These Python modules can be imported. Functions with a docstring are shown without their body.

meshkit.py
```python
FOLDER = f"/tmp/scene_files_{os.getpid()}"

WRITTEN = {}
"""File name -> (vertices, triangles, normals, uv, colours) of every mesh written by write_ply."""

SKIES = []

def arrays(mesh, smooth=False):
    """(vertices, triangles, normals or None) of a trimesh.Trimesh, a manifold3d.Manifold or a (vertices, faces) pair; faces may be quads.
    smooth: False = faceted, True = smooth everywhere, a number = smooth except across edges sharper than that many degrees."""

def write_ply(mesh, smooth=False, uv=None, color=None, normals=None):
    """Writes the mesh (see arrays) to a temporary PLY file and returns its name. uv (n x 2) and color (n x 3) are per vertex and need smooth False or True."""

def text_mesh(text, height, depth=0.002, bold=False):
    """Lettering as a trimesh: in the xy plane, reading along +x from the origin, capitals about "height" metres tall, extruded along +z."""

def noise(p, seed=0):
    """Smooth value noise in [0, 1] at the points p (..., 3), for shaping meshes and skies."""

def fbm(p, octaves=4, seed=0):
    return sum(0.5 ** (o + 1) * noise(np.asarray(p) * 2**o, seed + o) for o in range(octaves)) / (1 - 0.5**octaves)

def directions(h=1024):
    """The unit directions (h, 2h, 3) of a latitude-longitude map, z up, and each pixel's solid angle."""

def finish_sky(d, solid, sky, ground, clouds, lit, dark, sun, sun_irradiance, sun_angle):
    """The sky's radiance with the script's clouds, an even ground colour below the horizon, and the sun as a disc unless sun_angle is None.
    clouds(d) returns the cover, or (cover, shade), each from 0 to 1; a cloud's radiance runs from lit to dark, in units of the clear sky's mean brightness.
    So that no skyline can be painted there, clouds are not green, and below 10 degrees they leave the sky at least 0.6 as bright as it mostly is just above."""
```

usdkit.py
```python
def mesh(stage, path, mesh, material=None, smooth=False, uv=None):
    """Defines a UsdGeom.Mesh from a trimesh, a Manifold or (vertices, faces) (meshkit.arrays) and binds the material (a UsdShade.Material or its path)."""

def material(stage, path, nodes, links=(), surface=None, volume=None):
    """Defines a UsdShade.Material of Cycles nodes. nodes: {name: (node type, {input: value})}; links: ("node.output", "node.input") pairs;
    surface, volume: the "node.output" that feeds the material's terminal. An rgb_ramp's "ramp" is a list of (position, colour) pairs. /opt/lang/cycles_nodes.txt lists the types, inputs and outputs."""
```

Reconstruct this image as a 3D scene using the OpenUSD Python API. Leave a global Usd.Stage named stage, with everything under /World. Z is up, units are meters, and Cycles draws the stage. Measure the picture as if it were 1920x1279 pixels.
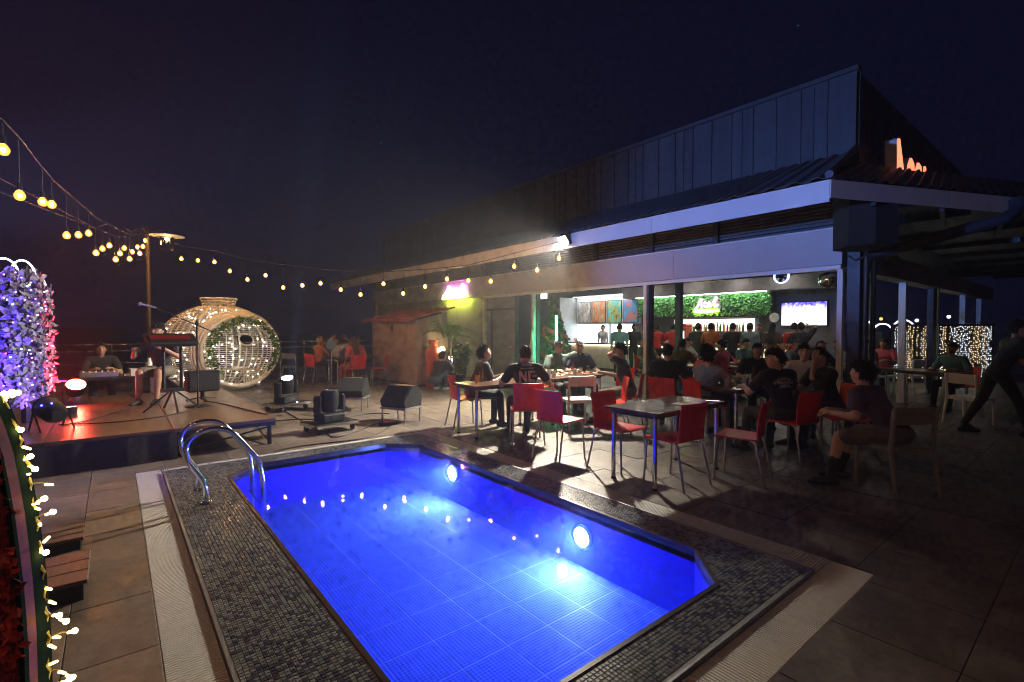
import math, random
import numpy as np, trimesh, manifold3d as m3, usdkit, meshkit
from pxr import Usd, UsdGeom, UsdLux, UsdShade, Gf, Sdf, Vt
PI = math.pi
stage = Usd.Stage.CreateInMemory()
UsdGeom.SetStageUpAxis(stage, 'Z'); UsdGeom.SetStageMetersPerUnit(stage, 1.0)
UsdGeom.Xform.Define(stage, '/World')
# ------------------------------------------------ camera
EYE, YAW, PITCH, FOC = np.array([0, 0, 1.55]), 0.68016, -0.024916, 921.7
_f = np.array([math.sin(YAW)*math.cos(PITCH), math.cos(YAW)*math.cos(PITCH), math.sin(PITCH)])
_r = np.array([math.cos(YAW), -math.sin(YAW), 0]); _u = np.cross(_r, _f)
cam = UsdGeom.Camera.Define(stage, '/World/camera')
cam.CreateHorizontalApertureAttr(36.0); cam.CreateFocalLengthAttr(36.0*FOC/1920)
cam.CreateVerticalApertureAttr(36.0*682/1024)
cam.CreateClippingRangeAttr((0.05, 5000))
cam.AddTransformOp().Set(Gf.Matrix4d(*_r, 0, *_u, 0, *(-_f), 0, *EYE, 1))
cam.CreateExposureAttr(0.25)
# ------------------------------------------------ night sky and a trace of moonlight
SUN_EL, SUN_AZ = -0.06, 3.6
dome = UsdLux.DomeLight.Define(stage, '/World/sky_light')
usdkit.material(stage, '/World/Looks/night_sky', {
    'sky': ('sky_texture', dict(sky_type='single_scattering', sun_disc=False, sun_elevation=SUN_EL, sun_rotation=SUN_AZ, air_density=1.0, aerosol_density=0.6, ozone_density=3.0)),
    'tint': ('mix', dict(mix_type='multiply', fac=1.0, color2=(0.055, 0.05, 0.11))),
    'glow': ('mix', dict(mix_type='add', fac=1.0, color2=(0.026, 0.030, 0.125))),
    'bg': ('background_shader', dict(strength=0.08))},
    [('sky.color', 'tint.color1'), ('tint.color', 'glow.color1'), ('glow.color', 'bg.color')], surface='bg.background')
UsdShade.MaterialBindingAPI.Apply(dome.GetPrim()).Bind(UsdShade.Material.Get(stage, '/World/Looks/night_sky'))
dome.CreateIntensityAttr(1.0)
moon = UsdLux.DistantLight.Define(stage, '/World/moon_light')
moon.CreateNormalizeAttr(True); moon.CreateIntensityAttr(0.004); moon.CreateAngleAttr(0.5); moon.CreateColorAttr((0.8, 0.85, 1.0))
moon.AddRotateXYZOp().Set((35, 0, -40))

# ------------------------------------------------ helpers
LOOK, COUNT = {}, {}
def unique(parent, name):
    k = COUNT.get((parent, name), 0); COUNT[(parent, name)] = k + 1
    return f'{parent}/{name}' if k == 0 else f'{parent}/{name}_{k:03d}'
def pm(name, col, rough=0.5, metal=0.0, var=0.18, scale=6.0, bump=0.0, bscale=40.0, rand=0.0, island=0.0, detail=4.0, stretch=(1, 1, 1), cell=0.06, flat=None, tones=None, **kw):
    """principled material whose colour wanders with noise; rand / island vary it per object / per piece"""
    c = np.array(col, float)
    n = {'tc': ('texture_coordinate', {}), 'mp': ('mapping', dict(scale=stretch)), 'n': ('noise_texture', dict(scale=scale, detail=detail, roughness=0.6)),
         'r': ('rgb_ramp', {'ramp': [(0.25, tuple(c*(1-var))), (0.75, tuple(np.minimum(c*(1+var), 1)))]}),
         'p': ('principled_bsdf', dict(roughness=rough, metallic=metal, **kw))}
    l = [('tc.object', 'mp.vector'), ('mp.vector', 'n.vector'), ('n.fac', 'r.fac')]
    out = 'r.color'
    if rand or island:
        n['oi'] = ('object_info', {}); n['ge'] = ('geometry', {}); n['cl'] = ('vector_math', dict(math_type='multiply', vector2=(1/cell, 1/cell, 1/cell if flat is None else 0.0))); n['fl'] = ('vector_math', dict(math_type='floor')); n['wn'] = ('white_noise_texture', dict(dimensions='3D'))
        n['ad'] = ('math', dict(math_type='add', value1=0.0, value2=0.0)); n['fr'] = ('math', dict(math_type='fraction'))
        k = max(rand, island)
        n['rr'] = ('rgb_ramp', {'ramp': tones or [(0, (1-k,)*3), (0.5, (1-0.3*k,)*3), (1, (1+k,)*3)]})
        n['mu'] = ('mix', dict(mix_type='multiply', fac=1.0))
        l += [*([('oi.random', 'ad.value1')] if rand else []), *([('ge.position', 'cl.vector1'), ('cl.vector', 'fl.vector1'), ('fl.vector', 'wn.vector'), ('wn.value', 'ad.value2')] if island else []), ('ad.value', 'fr.value1'), ('fr.value', 'rr.fac'), (out, 'mu.color1'), ('rr.color', 'mu.color2')]
        out = 'mu.color'
    l.append((out, 'p.base_color'))
    if bump:
        n['bn'] = ('noise_texture', dict(scale=bscale, detail=5.0)); n['b'] = ('bump', dict(strength=bump, distance=0.01))
        l += [('mp.vector', 'bn.vector'), ('bn.fac', 'b.height'), ('b.normal', 'p.normal')]
    LOOK[name] = usdkit.material(stage, '/World/Looks/' + name, n, l, surface='p.BSDF')
    return LOOK[name]
def em(name, col, strength):
    LOOK[name] = usdkit.material(stage, '/World/Looks/' + name, {'e': ('emission', dict(color=col, strength=strength))}, [], surface='e.emission')
    return LOOK[name]
def rz(deg):
    a = math.radians(deg); c, s = math.cos(a), math.sin(a)
    return np.array([[c, -s, 0], [s, c, 0], [0, 0, 1.0]])
_BV = np.array([[x, y, z] for x in (-.5, .5) for y in (-.5, .5) for z in (-.5, .5)])
_BF = np.array([[0, 1, 3], [0, 3, 2], [4, 6, 7], [4, 7, 5], [0, 4, 5], [0, 5, 1], [2, 3, 7], [2, 7, 6], [0, 2, 6], [0, 6, 4], [1, 5, 7], [1, 7, 3]])
class MB:
    def __init__(s): s.v, s.f, s.n = [], [], 0
    def raw(s, v, f):
        v = np.asarray(v, float); s.v.append(v); s.f.append(np.asarray(f, int) + s.n); s.n += len(v); return s
    def add(s, m, R=None, t=None):
        v = np.asarray(m.vertices, float)
        if R is not None: v = v @ np.asarray(R).T
        if t is not None: v = v + np.asarray(t)
        return s.raw(v, m.faces)
    def box(s, c, size, rot=0, R=None):
        v = _BV*np.asarray(size)
        if R is not None: v = v @ np.asarray(R).T
        elif rot: v = v @ rz(rot).T
        return s.raw(v + np.asarray(c), _BF)
    def span(s, a, b): a, b = np.asarray(a, float), np.asarray(b, float); return s.box((a+b)/2, np.abs(b-a))
    def bar(s, p, q, w, h, up=(0, 0, 1)):
        p, q = np.asarray(p, float), np.asarray(q, float); d = q-p; L = np.linalg.norm(d); d /= L
        x = np.cross(d, up); 
        if np.linalg.norm(x) < 1e-6: x = np.cross(d, (1, 0, 0))
        x /= np.linalg.norm(x); z = np.cross(x, d)
        return s.box((p+q)/2, (w, L, h), R=np.stack([x, d, z], 1))
    def rbox(s, c, size, r=0.01, rot=0, R=None):
        """box with chamfered edges"""
        a = np.asarray(size)/2; r = min(r, a.min()*0.9); pts = []
        for sx in (-1, 1):
            for sy in (-1, 1):
                for sz in (-1, 1):
                    for k in range(3):
                        p = np.array([sx, sy, sz])*(a-r); p[k] += (sx, sy, sz)[k]*r; pts.append(p)
        h = trimesh.convex.convex_hull(np.array(pts)); v = h.vertices
        if R is not None: v = v @ np.asarray(R).T
        elif rot: v = v @ rz(rot).T
        return s.raw(v + np.asarray(c), h.faces)
    def tube(s, pts, r, n=8, cap=True, close=False):
        p = np.asarray(pts, float); r = np.broadcast_to(r, (len(p),))
        t = np.gradient(p, axis=0) if not close else np.roll(p, -1, 0)-np.roll(p, 1, 0)
        t /= np.linalg.norm(t, axis=1, keepdims=True)+1e-12
        a = np.cross(t[0], (0, 0, 1) if abs(t[0][2]) < .9 else (1, 0, 0)); A = []
        for k in range(len(p)):
            a = a - t[k]*(a@t[k]); a /= np.linalg.norm(a); A.append(a)
        A = np.array(A); B = np.cross(t, A); g = np.arange(n)*2*PI/n
        v = p[:, None]+r[:, None, None]*(np.cos(g)[None, :, None]*A[:, None]+np.sin(g)[None, :, None]*B[:, None])
        m = len(p); f = []
        for i in range(m if close else m-1):
            j = (i+1) % m
            for k in range(n):
                l = (k+1) % n; f += [[i*n+k, i*n+l, j*n+l], [i*n+k, j*n+l, j*n+k]]
        v = v.reshape(-1, 3)
        if cap and not close:
            v = np.vstack([v, p[0], p[-1]])
            for k in range(n):
                l = (k+1) % n; f += [[m*n, l, k], [m*n+1, (m-1)*n+k, (m-1)*n+l]]
        return s.raw(v, f)
    def cyl(s, p, q, r, r2=None, n=12): return s.tube([p, q], [r, r if r2 is None else r2], n)
    def lathe(s, prof, c=(0, 0, 0), n=20, R=None):
        prof = np.asarray(prof, float); g = np.arange(n)*2*PI/n; m = len(prof)
        v = np.stack([prof[:, None, 0]*np.cos(g), prof[:, None, 0]*np.sin(g), np.repeat(prof[:, 1:2], n, 1)], -1).reshape(-1, 3); f = []
        for i in range(m-1):
            for k in range(n):
                l = (k+1) % n; f += [[i*n+k, i*n+l, (i+1)*n+l], [i*n+k, (i+1)*n+l, (i+1)*n+k]]
        if R is not None: v = v @ np.asarray(R).T
        return s.raw(v+np.asarray(c), f)
    def sph(s, c, r, sub=1, sc=(1, 1, 1), R=None):
        m = _ICO[sub]; v = m.vertices*r*np.asarray(sc)
        if R is not None: v = v @ np.asarray(R).T
        return s.raw(v+np.asarray(c), m.faces)
    def poly(s, pts, h, c=(0, 0, 0), R=None):
        from shapely.geometry import Polygon
        m = trimesh.creation.extrude_polygon(pts if hasattr(pts, 'geom_type') else Polygon(pts), h, engine='earcut')
        return s.add(m, R, c)
    def grid(s, P):
        """surface through a grid of points (n, m, 3)"""
        P = np.asarray(P, float); n, m = P.shape[:2]; f = []
        for i in range(n-1):
            for j in range(m-1):
                a = i*m+j; f += [[a, a+1, a+m+1], [a, a+m+1, a+m]]
        return s.raw(P.reshape(-1, 3), f)
    def slab(s, P, Q):
        """closed sheet between two like grids of points"""
        P, Q = np.asarray(P, float), np.asarray(Q, float); s.grid(P); s.grid(Q[:, ::-1])
        def strip(a, b): s.grid(np.stack([a, b]))
        strip(P[0][::-1], Q[0][::-1]); strip(P[-1], Q[-1]); strip(P[:, 0], Q[:, 0]); strip(P[:, -1][::-1], Q[:, -1][::-1]); return s
    def get(s): return np.vstack(s.v), np.vstack(s.f)
    def build(s, name, look, parent='/World', smooth=False, label=None, kind=None):
        parent = str(getattr(parent, 'GetPath', lambda: parent)())
        v, f = s.get(); path = unique(parent, name)
        p = usdkit.mesh(stage, path, (v, f), LOOK[look] if isinstance(look, str) else look, smooth=smooth).GetPrim()
        if label: p.SetCustomDataByKey('label', label)
        if kind: p.SetCustomDataByKey('kind', kind)
        return p
_ICO = {k: trimesh.creation.icosphere(k) for k in (0, 1, 2, 3)}
def tag(p, label=None, cat=None, group=None, kind=None):
    for k, v in (('label', label), ('category', cat), ('group', group), ('kind', kind)):
        if v: p.SetCustomDataByKey(k, v)
    return p
def thing(name, label=None, cat=None, loc=(0, 0, 0), rot=0, group=None, kind=None, scale=None):
    x = UsdGeom.Xform.Define(stage, unique('/World', name)); x.AddTranslateOp().Set(Gf.Vec3d(*map(float, loc)))
    if rot: x.AddRotateZOp().Set(float(rot))
    if scale: x.AddScaleOp().Set(Gf.Vec3f(*map(float, np.broadcast_to(scale, 3))))
    return tag(x.GetPrim(), label, cat, group, kind)
def proto(name):
    return stage.CreateClassPrim('/World/Kinds/' + name) if stage.GetPrimAtPath('/World/Kinds') else (stage.CreateClassPrim('/World/Kinds') and stage.CreateClassPrim('/World/Kinds/' + name))
def copy(kind, name, label, cat, loc, rot=0, group=None, scale=None):
    t = thing(name, label, cat, loc, rot, group, scale=scale)
    t.GetReferences().AddInternalReference('/World/Kinds/' + kind); t.SetInstanceable(True); return t
ORD = 'first second third fourth fifth sixth seventh eighth ninth tenth eleventh twelfth thirteenth fourteenth fifteenth sixteenth seventeenth eighteenth nineteenth twentieth'.split()
ORD += ['twenty-'+o for o in ORD[:9]]
def at_depth(x, y, d):
    """the point seen at photo pixel (x, y), d metres in front of the camera"""
    return EYE + d*(_f + _r*(x-960)/FOC - _u*(y-639.5)/FOC)
def bend(pts, r=0.12, n=7):
    p = [np.array(q, float) for q in pts]; out = [p[0]]
    for a, b, c in zip(p, p[1:], p[2:]):
        u, w = a-b, c-b; k = min(r, np.linalg.norm(u)*.49, np.linalg.norm(w)*.49); s, e = b+u/np.linalg.norm(u)*k, b+w/np.linalg.norm(w)*k
        out += [(1-t)**2*s+2*t*(1-t)*b+t*t*e for t in np.linspace(0, 1, n)]
    return np.array(out+[p[-1]])
def spot(name, parent, loc, aim, col, inten, cone, soft=0.3, r=0.05):
    L = UsdLux.SphereLight.Define(stage, unique(str(parent.GetPath()), name)); L.CreateRadiusAttr(r); L.CreateColorAttr(col); L.CreateIntensityAttr(inten); L.CreateNormalizeAttr(True)
    s = UsdLux.ShapingAPI.Apply(L.GetPrim()); s.CreateShapingConeAngleAttr(cone); s.CreateShapingConeSoftnessAttr(soft)
    z = -np.asarray(aim, float); z /= np.linalg.norm(z); x = np.cross((0, 0, 1), z) if abs(z[2]) < .98 else np.cross((0, 1, 0), z); x /= np.linalg.norm(x); y = np.cross(z, x)
    L.AddTransformOp().Set(Gf.Matrix4d(*x, 0, *y, 0, *z, 0, *map(float, loc), 1)); return L
# ------------------------------------------------ materials
usdkit.material(stage, '/World/Looks/deck_stone', {'g': ('geometry', {}), 'n1': ('noise_texture', dict(scale=.55, detail=6.0, roughness=.65)), 'n2': ('noise_texture', dict(scale=9.0, detail=6.0, roughness=.7)), 'n3': ('noise_texture', dict(scale=2.3, detail=5.0, distortion=1.2)),
    'r1': ('rgb_ramp', {'ramp': [(.28, (.085, .068, .054)), (.52, (.165, .138, .112)), (.75, (.25, .21, .17))]}), 'r2': ('rgb_ramp', {'ramp': [(.3, (.62, .60, .58)), (.6, (1, 1, 1)), (.8, (1.18, 1.16, 1.12))]}), 'm1': ('mix', dict(mix_type='multiply', fac=1.0)),
    'r3': ('rgb_ramp', {'ramp': [(.42, (.72, .70, .68)), (.56, (1, 1, 1))]}), 'm2': ('mix', dict(mix_type='multiply', fac=.75)), 'oi': ('object_info', {}), 'r4': ('rgb_ramp', {'ramp': [(0, (.80, .80, .82)), (1, (1.14, 1.1, 1.06))]}), 'm3': ('mix', dict(mix_type='multiply', fac=1.0)),
    'rr': ('rgb_ramp', {'ramp': [(.30, (.36, .36, .36)), (.62, (.60, .60, .60))]}), 'b': ('bump', dict(strength=.25, distance=.01)), 'p': ('principled_bsdf', {})},
    [('g.position', 'n1.vector'), ('g.position', 'n2.vector'), ('g.position', 'n3.vector'), ('n1.fac', 'r1.fac'), ('n2.fac', 'r2.fac'), ('n3.fac', 'r3.fac'), ('r1.color', 'm1.color1'), ('r2.color', 'm1.color2'), ('m1.color', 'm2.color1'), ('r3.color', 'm2.color2'), ('oi.random', 'r4.fac'), ('m2.color', 'm3.color1'), ('r4.color', 'm3.color2'), ('m3.color', 'p.base_color'), ('n3.fac', 'rr.fac'), ('rr.color', 'p.roughness'), ('n2.fac', 'b.height'), ('b.normal', 'p.normal')], surface='p.BSDF'); LOOK['deck_stone'] = UsdShade.Material.Get(stage, '/World/Looks/deck_stone')
pm('slab', (0.09, 0.08, 0.07), 0.8)
pm('ground', (0.015, 0.016, 0.02), 0.9, scale=0.05)
pm('grout', (0.22, 0.21, 0.19), 0.7, scale=30)
pm('rim', (0.05, 0.03, 0.015), 0.25)
pm('grate', (0.60, 0.60, 0.58), 0.5, var=0.1, scale=20)
pm('pit', (0.03, 0.03, 0.03), 0.9)
pm('chrome', (0.75, 0.76, 0.78), 0.12, 1.0, var=0.05)
pm('aluminium', (0.55, 0.57, 0.6), 0.32, 1.0, var=0.08)
pm('steel', (0.32, 0.33, 0.35), 0.4, 0.8)
pm('black_metal', (0.02, 0.02, 0.022), 0.42, 0.3)
pm('black_plastic', (0.013, 0.013, 0.014), 0.5, specular_ior_level=0.3)
pm('black_cloth', (0.012, 0.012, 0.013), 0.9)
pm('rubber', (0.015, 0.015, 0.015), 0.6)
pm('red_plastic', (0.78, 0.030, 0.018), 0.36, var=0.1, scale=3, rand=0.12)
pm('white_plastic', (0.72, 0.72, 0.74), 0.4, var=0.05)
pm('grey_plastic', (0.20, 0.20, 0.18), 0.5, var=0.08)
pm('dark_wood', (0.085, 0.040, 0.022), 0.24, var=0.35, scale=4, stretch=(1.2, 14, 14), detail=6)
pm('stage_wood', (0.13, 0.070, 0.036), 0.27, var=0.3, scale=3, stretch=(1.4, 12, 12), bump=0.1, bscale=12)
pm('step_wood', (0.10, 0.062, 0.036), 0.5, var=0.3, scale=3, stretch=(12, 1.2, 12))
pm('cladding', (0.045, 0.055, 0.07), 0.5, var=0.3, scale=1.6, rand=0.10, stretch=(2.5, 2.5, .25))
pm('roofing', (0.085, 0.095, 0.12), 0.55, var=0.18, scale=1.5)
pm('fascia', (0.55, 0.56, 0.60), 0.42, var=0.06, scale=1.2)
pm('beam_paint', (0.42, 0.42, 0.46), 0.45, var=0.06, scale=1.0)
pm('louvre', (0.20, 0.20, 0.22), 0.45, var=0.1)
pm('column_dark', (0.03, 0.038, 0.055), 0.45, 0.1)
pm('white_frame', (0.70, 0.71, 0.73), 0.35, var=0.04)
pm('front_wall', (0.30, 0.29, 0.26), 0.6, var=0.12, scale=2, bump=0.1)
pm('door_grey', (0.20, 0.20, 0.22), 0.45, var=0.06)
pm('ceiling_dark', (0.035, 0.037, 0.045), 0.7)
pm('inner_wall', (0.10, 0.10, 0.12), 0.6)
pm('grey_panel', (0.35, 0.38, 0.38), 0.5)
pm('kitchen_white', (0.7, 0.73, 0.76), 0.4)
pm('counter_front', (0.75, 0.70, 0.58), 0.5, var=0.1, scale=20)
pm('counter_top', (0.10, 0.025, 0.02), 0.25)
pm('shed_wall', (0.38, 0.28, 0.25), 0.55, var=0.1, scale=2, stretch=(4, 4, 0.5))
pm('shed_roof', (0.30, 0.075, 0.045), 0.4, var=0.15)
pm('wicker', (0.82, 0.75, 0.64), 0.6, var=0.15, scale=30)
pm('leaf', (0.045, 0.10, 0.03), 0.45, var=0.3, rand=0.2, island=0.45)
pm('leaf_light', (0.10, 0.20, 0.05), 0.42, var=0.3, rand=0.2, island=0.4)
pm('hedge_leaf', (0.06, 0.22, 0.055), 0.5, var=0.3, island=0.5)
pm('white_leaf', (0.20, 0.19, 0.26), 0.5, var=0.2, island=0.35)
pm('bark', (0.10, 0.07, 0.045), 0.8, bump=0.3)
pm('gas_red', (0.52, 0.075, 0.03), 0.4)
pm('orange_plastic', (0.6, 0.10, 0.02), 0.4)
pm('ribbon_red', (0.55, 0.05, 0.035), 0.45, var=0.25)
pm('gold', (0.6, 0.42, 0.15), 0.3, 0.7)
pm('cushion', (0.22, 0.22, 0.30), 0.85)
pm('paper', (0.6, 0.58, 0.54), 0.7, var=0.05)
pm('glass_dark', (0.05, 0.05, 0.06), 0.06)
pm('white_cloth', (0.65, 0.64, 0.62), 0.8)
pm('food', (0.45, 0.16, 0.05), 0.6, var=0.5, scale=40, island=0.5)
pm('far_wall', (0.06, 0.065, 0.08), 0.9)
pm('clock_face', (0.75, 0.72, 0.6), 0.5)
em('bulb_glow', (1.0, 0.50, 0.15), 700.0)
usdkit.material(stage, '/World/Looks/amber_glass', {'t': ('transparent_bsdf', dict(color=(1.0, .93, .80))), 'e': ('emission', dict(color=(1.0, .40, .06), strength=3.2)), 'm': ('mix_closure', dict(fac=.45))}, [('t.BSDF', 'm.closure1'), ('e.emission', 'm.closure2')], surface='m.closure'); LOOK['amber_glass'] = UsdShade.Material.Get(stage, '/World/Looks/amber_glass')
em('flood_glow', (1.0, 0.92, 0.78), 220.0)
em('fairy_glow', (1.0, 0.74, 0.26), 26.0)
em('fairy_dim', (1.0, 0.72, 0.25), 5.0)
em('pool_glow', (0.15, 0.25, 1.0), 1250.0)
em('red_glow', (1.0, 0.10, 0.05), 60.0)
em('violet_glow', (0.35, 0.14, 1.0), 60.0)
em('white_led', (0.75, 0.82, 1.0), 9.0)
em('rope_white', (0.85, 0.88, 1.0), 3.0)
em('neon_pink', (1.0, 0.22, 0.80), 34.0)
em('neon_yellow', (0.80, 1.0, 0.08), 100.0)
em('neon_green', (0.05, 1.0, 0.40), 60.0)
em('strip_warm', (1.0, 0.86, 0.58), 8.0)
em('panel_warm', (1.0, 0.87, 0.58), 1.0)
em('kitchen_glow', (0.85, 0.93, 1.0), 5.0)
em('down_glow', (1.0, 0.88, 0.70), 480.0)
em('wall_lamp_glow', (1.0, 0.80, 0.42), 60.0)
em('head_glow', (0.45, 0.60, 1.0), 25.0)
em('sign_orange', (1.0, 0.24, 0.12), 1.6)
em('tiny_white', (0.8, 0.9, 1.0), 2.0)
em('window_white', (0.75, 0.88, 1.0), 5.0)
em('window_amber', (1.0, 0.6, 0.2), 4.0)
em('tiny_amber', (1.0, 0.6, 0.15), 1.2)
em('curtain_cool', (0.85, 0.92, 1.0), 2.0)
em('curtain_warm', (1.0, 0.72, 0.38), 2.2)
em('blue_small', (0.1, 0.15, 1.0), 6.0)
pm('bulb_glass', (0.9, 0.75, 0.5), 0.1)
# ------------------------------------------------ ground far below the roof, roof slab, deck
from shapely.geometry import Polygon, Point, box as sbox
MB().box((0, 0, -14.2), (3000, 3000, 0.4)).build('ground', 'ground', kind='structure')
PX0, PX1, PY0, PY1 = 0.15, 3.72, 0.94, 6.62            # hole in the tiles: pool, coping and grates
DX0, DX1, DY0, DY1 = -3.36, 23.5, -2.1, 20.6
deck = tag(UsdGeom.Xform.Define(stage, '/World/deck').GetPrim(), 'large worn brown grey stone paving tiles of the roof terrace', kind='structure')
m = MB()
for a in ((DX0-3, -4, 0.85, 21), (0.85, -4, 3.15, 1.44), (0.85, 6.15, 3.15, 21), (3.15, -4, DX1, 21)):
    m.span((a[0], a[1], -0.5), (a[2], a[3], -0.055))
m.build('bed', 'slab', deck)
rng = random.Random(5); T = 0.63; tiles = []
for i in range(43):
    for j in range(37):
        x0, y0 = -3.36+i*T, -2.1+j*T; x1, y1 = x0+T-0.0032, y0+T-0.0032
        pieces = [(x0, y0, x1, y1)]
        if x1 > PX0 and x0 < PX1 and y1 > PY0 and y0 < PY1:
            pieces = [(x0, y0, min(x1, PX0), y1), (max(x0, PX1), y0, x1, y1), (max(x0, PX0), y0, min(x1, PX1), min(y1, PY0)), (max(x0, PX0), max(y0, PY1), min(x1, PX1), y1)]
            pieces = [q for q in pieces if q[2]-q[0] > 0.03 and q[3]-q[1] > 0.03]
        if x1 > 17 and y0 < 5 or not pieces: pass
        for q in pieces[:1] if len(pieces) == 1 else pieces:
            c = np.array([(q[0]+q[2])/2, (q[1]+q[3])/2, 0]); d = c-EYE; dep = d@_f
            seen = dep > 0.3 and abs(d@_r/dep) < 1.15
            tiles.append((-(1.55/(d@d)**1.5) if seen else d@d, q, rng.uniform(-0.002, 0.0015)))
tiles.sort(key=lambda t: t[0]); rest = MB()
for k, (_, q, dz) in enumerate(tiles):
    mm = MB() if k < 300 else rest
    ctr = ((q[0]+q[2])/2, (q[1]+q[3])/2, -0.03+dz); sz = (q[2]-q[0], q[3]-q[1], 0.06)
    if k < 300: mm.rbox(ctr, sz, 0.0025).build('tile', 'deck_stone', deck)
    else: mm.box(ctr, sz)
rest.build('tiles', 'deck_stone', deck, kind='stuff')
# ------------------------------------------------ swimming pool
def octagon(o=0.0, c=0.33):
    x0, x1, y0, y1 = 0.90-o, 3.10+o, 1.49-o, 6.10+o; k = c+o*0.586
    return [(x0+k, y0), (x1-k, y0), (x1, y0+k), (x1, y1-k), (x1-k, y1), (x0+k, y1), (x0, y1-k), (x0, y0+k)]
pool = thing('swimming_pool', 'small blue tiled plunge pool with chamfered corners and dark mosaic coping', 'pool')
CT = 0.024; outer = sbox(0.39, 1.20, 3.42, 6.40)
MB().poly(outer.difference(Polygon(octagon(0.0))), 0.09, (0, 0, CT-0.005-0.09)).build('coping_slab', 'grout', pool)
ring = Polygon(octagon(0.022)).difference(Polygon(octagon(-0.004)))
MB().poly(ring, 0.055, (0, 0, CT-0.051)).build('rim', 'rim', pool)
m = MB()                                                # light nosing round the outside of the coping
for a, b in (((0.378, 1.188), (0.39, 6.412)), ((3.42, 1.188), (3.432, 6.412)), ((0.39, 1.188), (3.42, 1.20)), ((0.39, 6.40), (3.42, 6.412))):
    m.span((*a, -0.06), (*b, CT+0.003))
m.build('nosing', 'steel', pool)
pm('mosaic', (0.17, 0.18, 0.185), 0.24, var=0.2, scale=3, island=0.9, cell=0.0235, flat=1, stretch=(1, 1, 1), tones=[(0, (.22, .22, .36)), (.30, (.27, .27, .42)), (.36, (.66, .70, .70)), (.75, (.92, .95, .92)), (1, (1.15, 1.17, 1.12))])
octo = Polygon(octagon(0.02)); from shapely import prepare; prepare(octo)
P = 0.0235; cells = []
for i in range(int(3.05/P)+1):
    for j in range(int(5.2/P)+1):
        x, y = P*(i+17+0.5), P*(j+52+0.5)
        if x < .39+P/2 or y < 1.20+P/2 or x > 3.42-P/2 or y > 6.40-P/2 or octo.contains(Point(x, y)): continue
        d = np.array([x, y, CT])-EYE; dep = d@_f
        seen = dep > 0.3 and abs(d@_r/dep) < 1.03 and -d@_u/dep < 0.69
        cells.append((-(1/(d@d)**1.5) if seen else d@d, x, y))
cells.sort(); V = np.array([(-.5, -.5, 0), (.5, -.5, 0), (.5, .5, 0), (-.5, .5, 0), (-.42, -.42, 1), (.42, -.42, 1), (.42, .42, 1), (-.42, .42, 1)])
FQ = [[4, 5, 6], [4, 6, 7]]+[t for k in range(4) for t in ([k, (k+1) % 4, 4+(k+1) % 4], [k, 4+(k+1) % 4, 4+k])]
rest = MB(); rng = random.Random(3)
for k, (_, x, y) in enumerate(cells):
    v = V*(0.0206, 0.0206, 0.0035)+(x, y, CT-0.005+rng.uniform(-0.0006, 0.0008))
    if k < 300: MB().raw(v, FQ).build('mosaic_tile', 'mosaic', pool)
    else: rest.raw(v, FQ)
rest.build('mosaic_tiles', 'mosaic', pool, kind='stuff')
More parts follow.
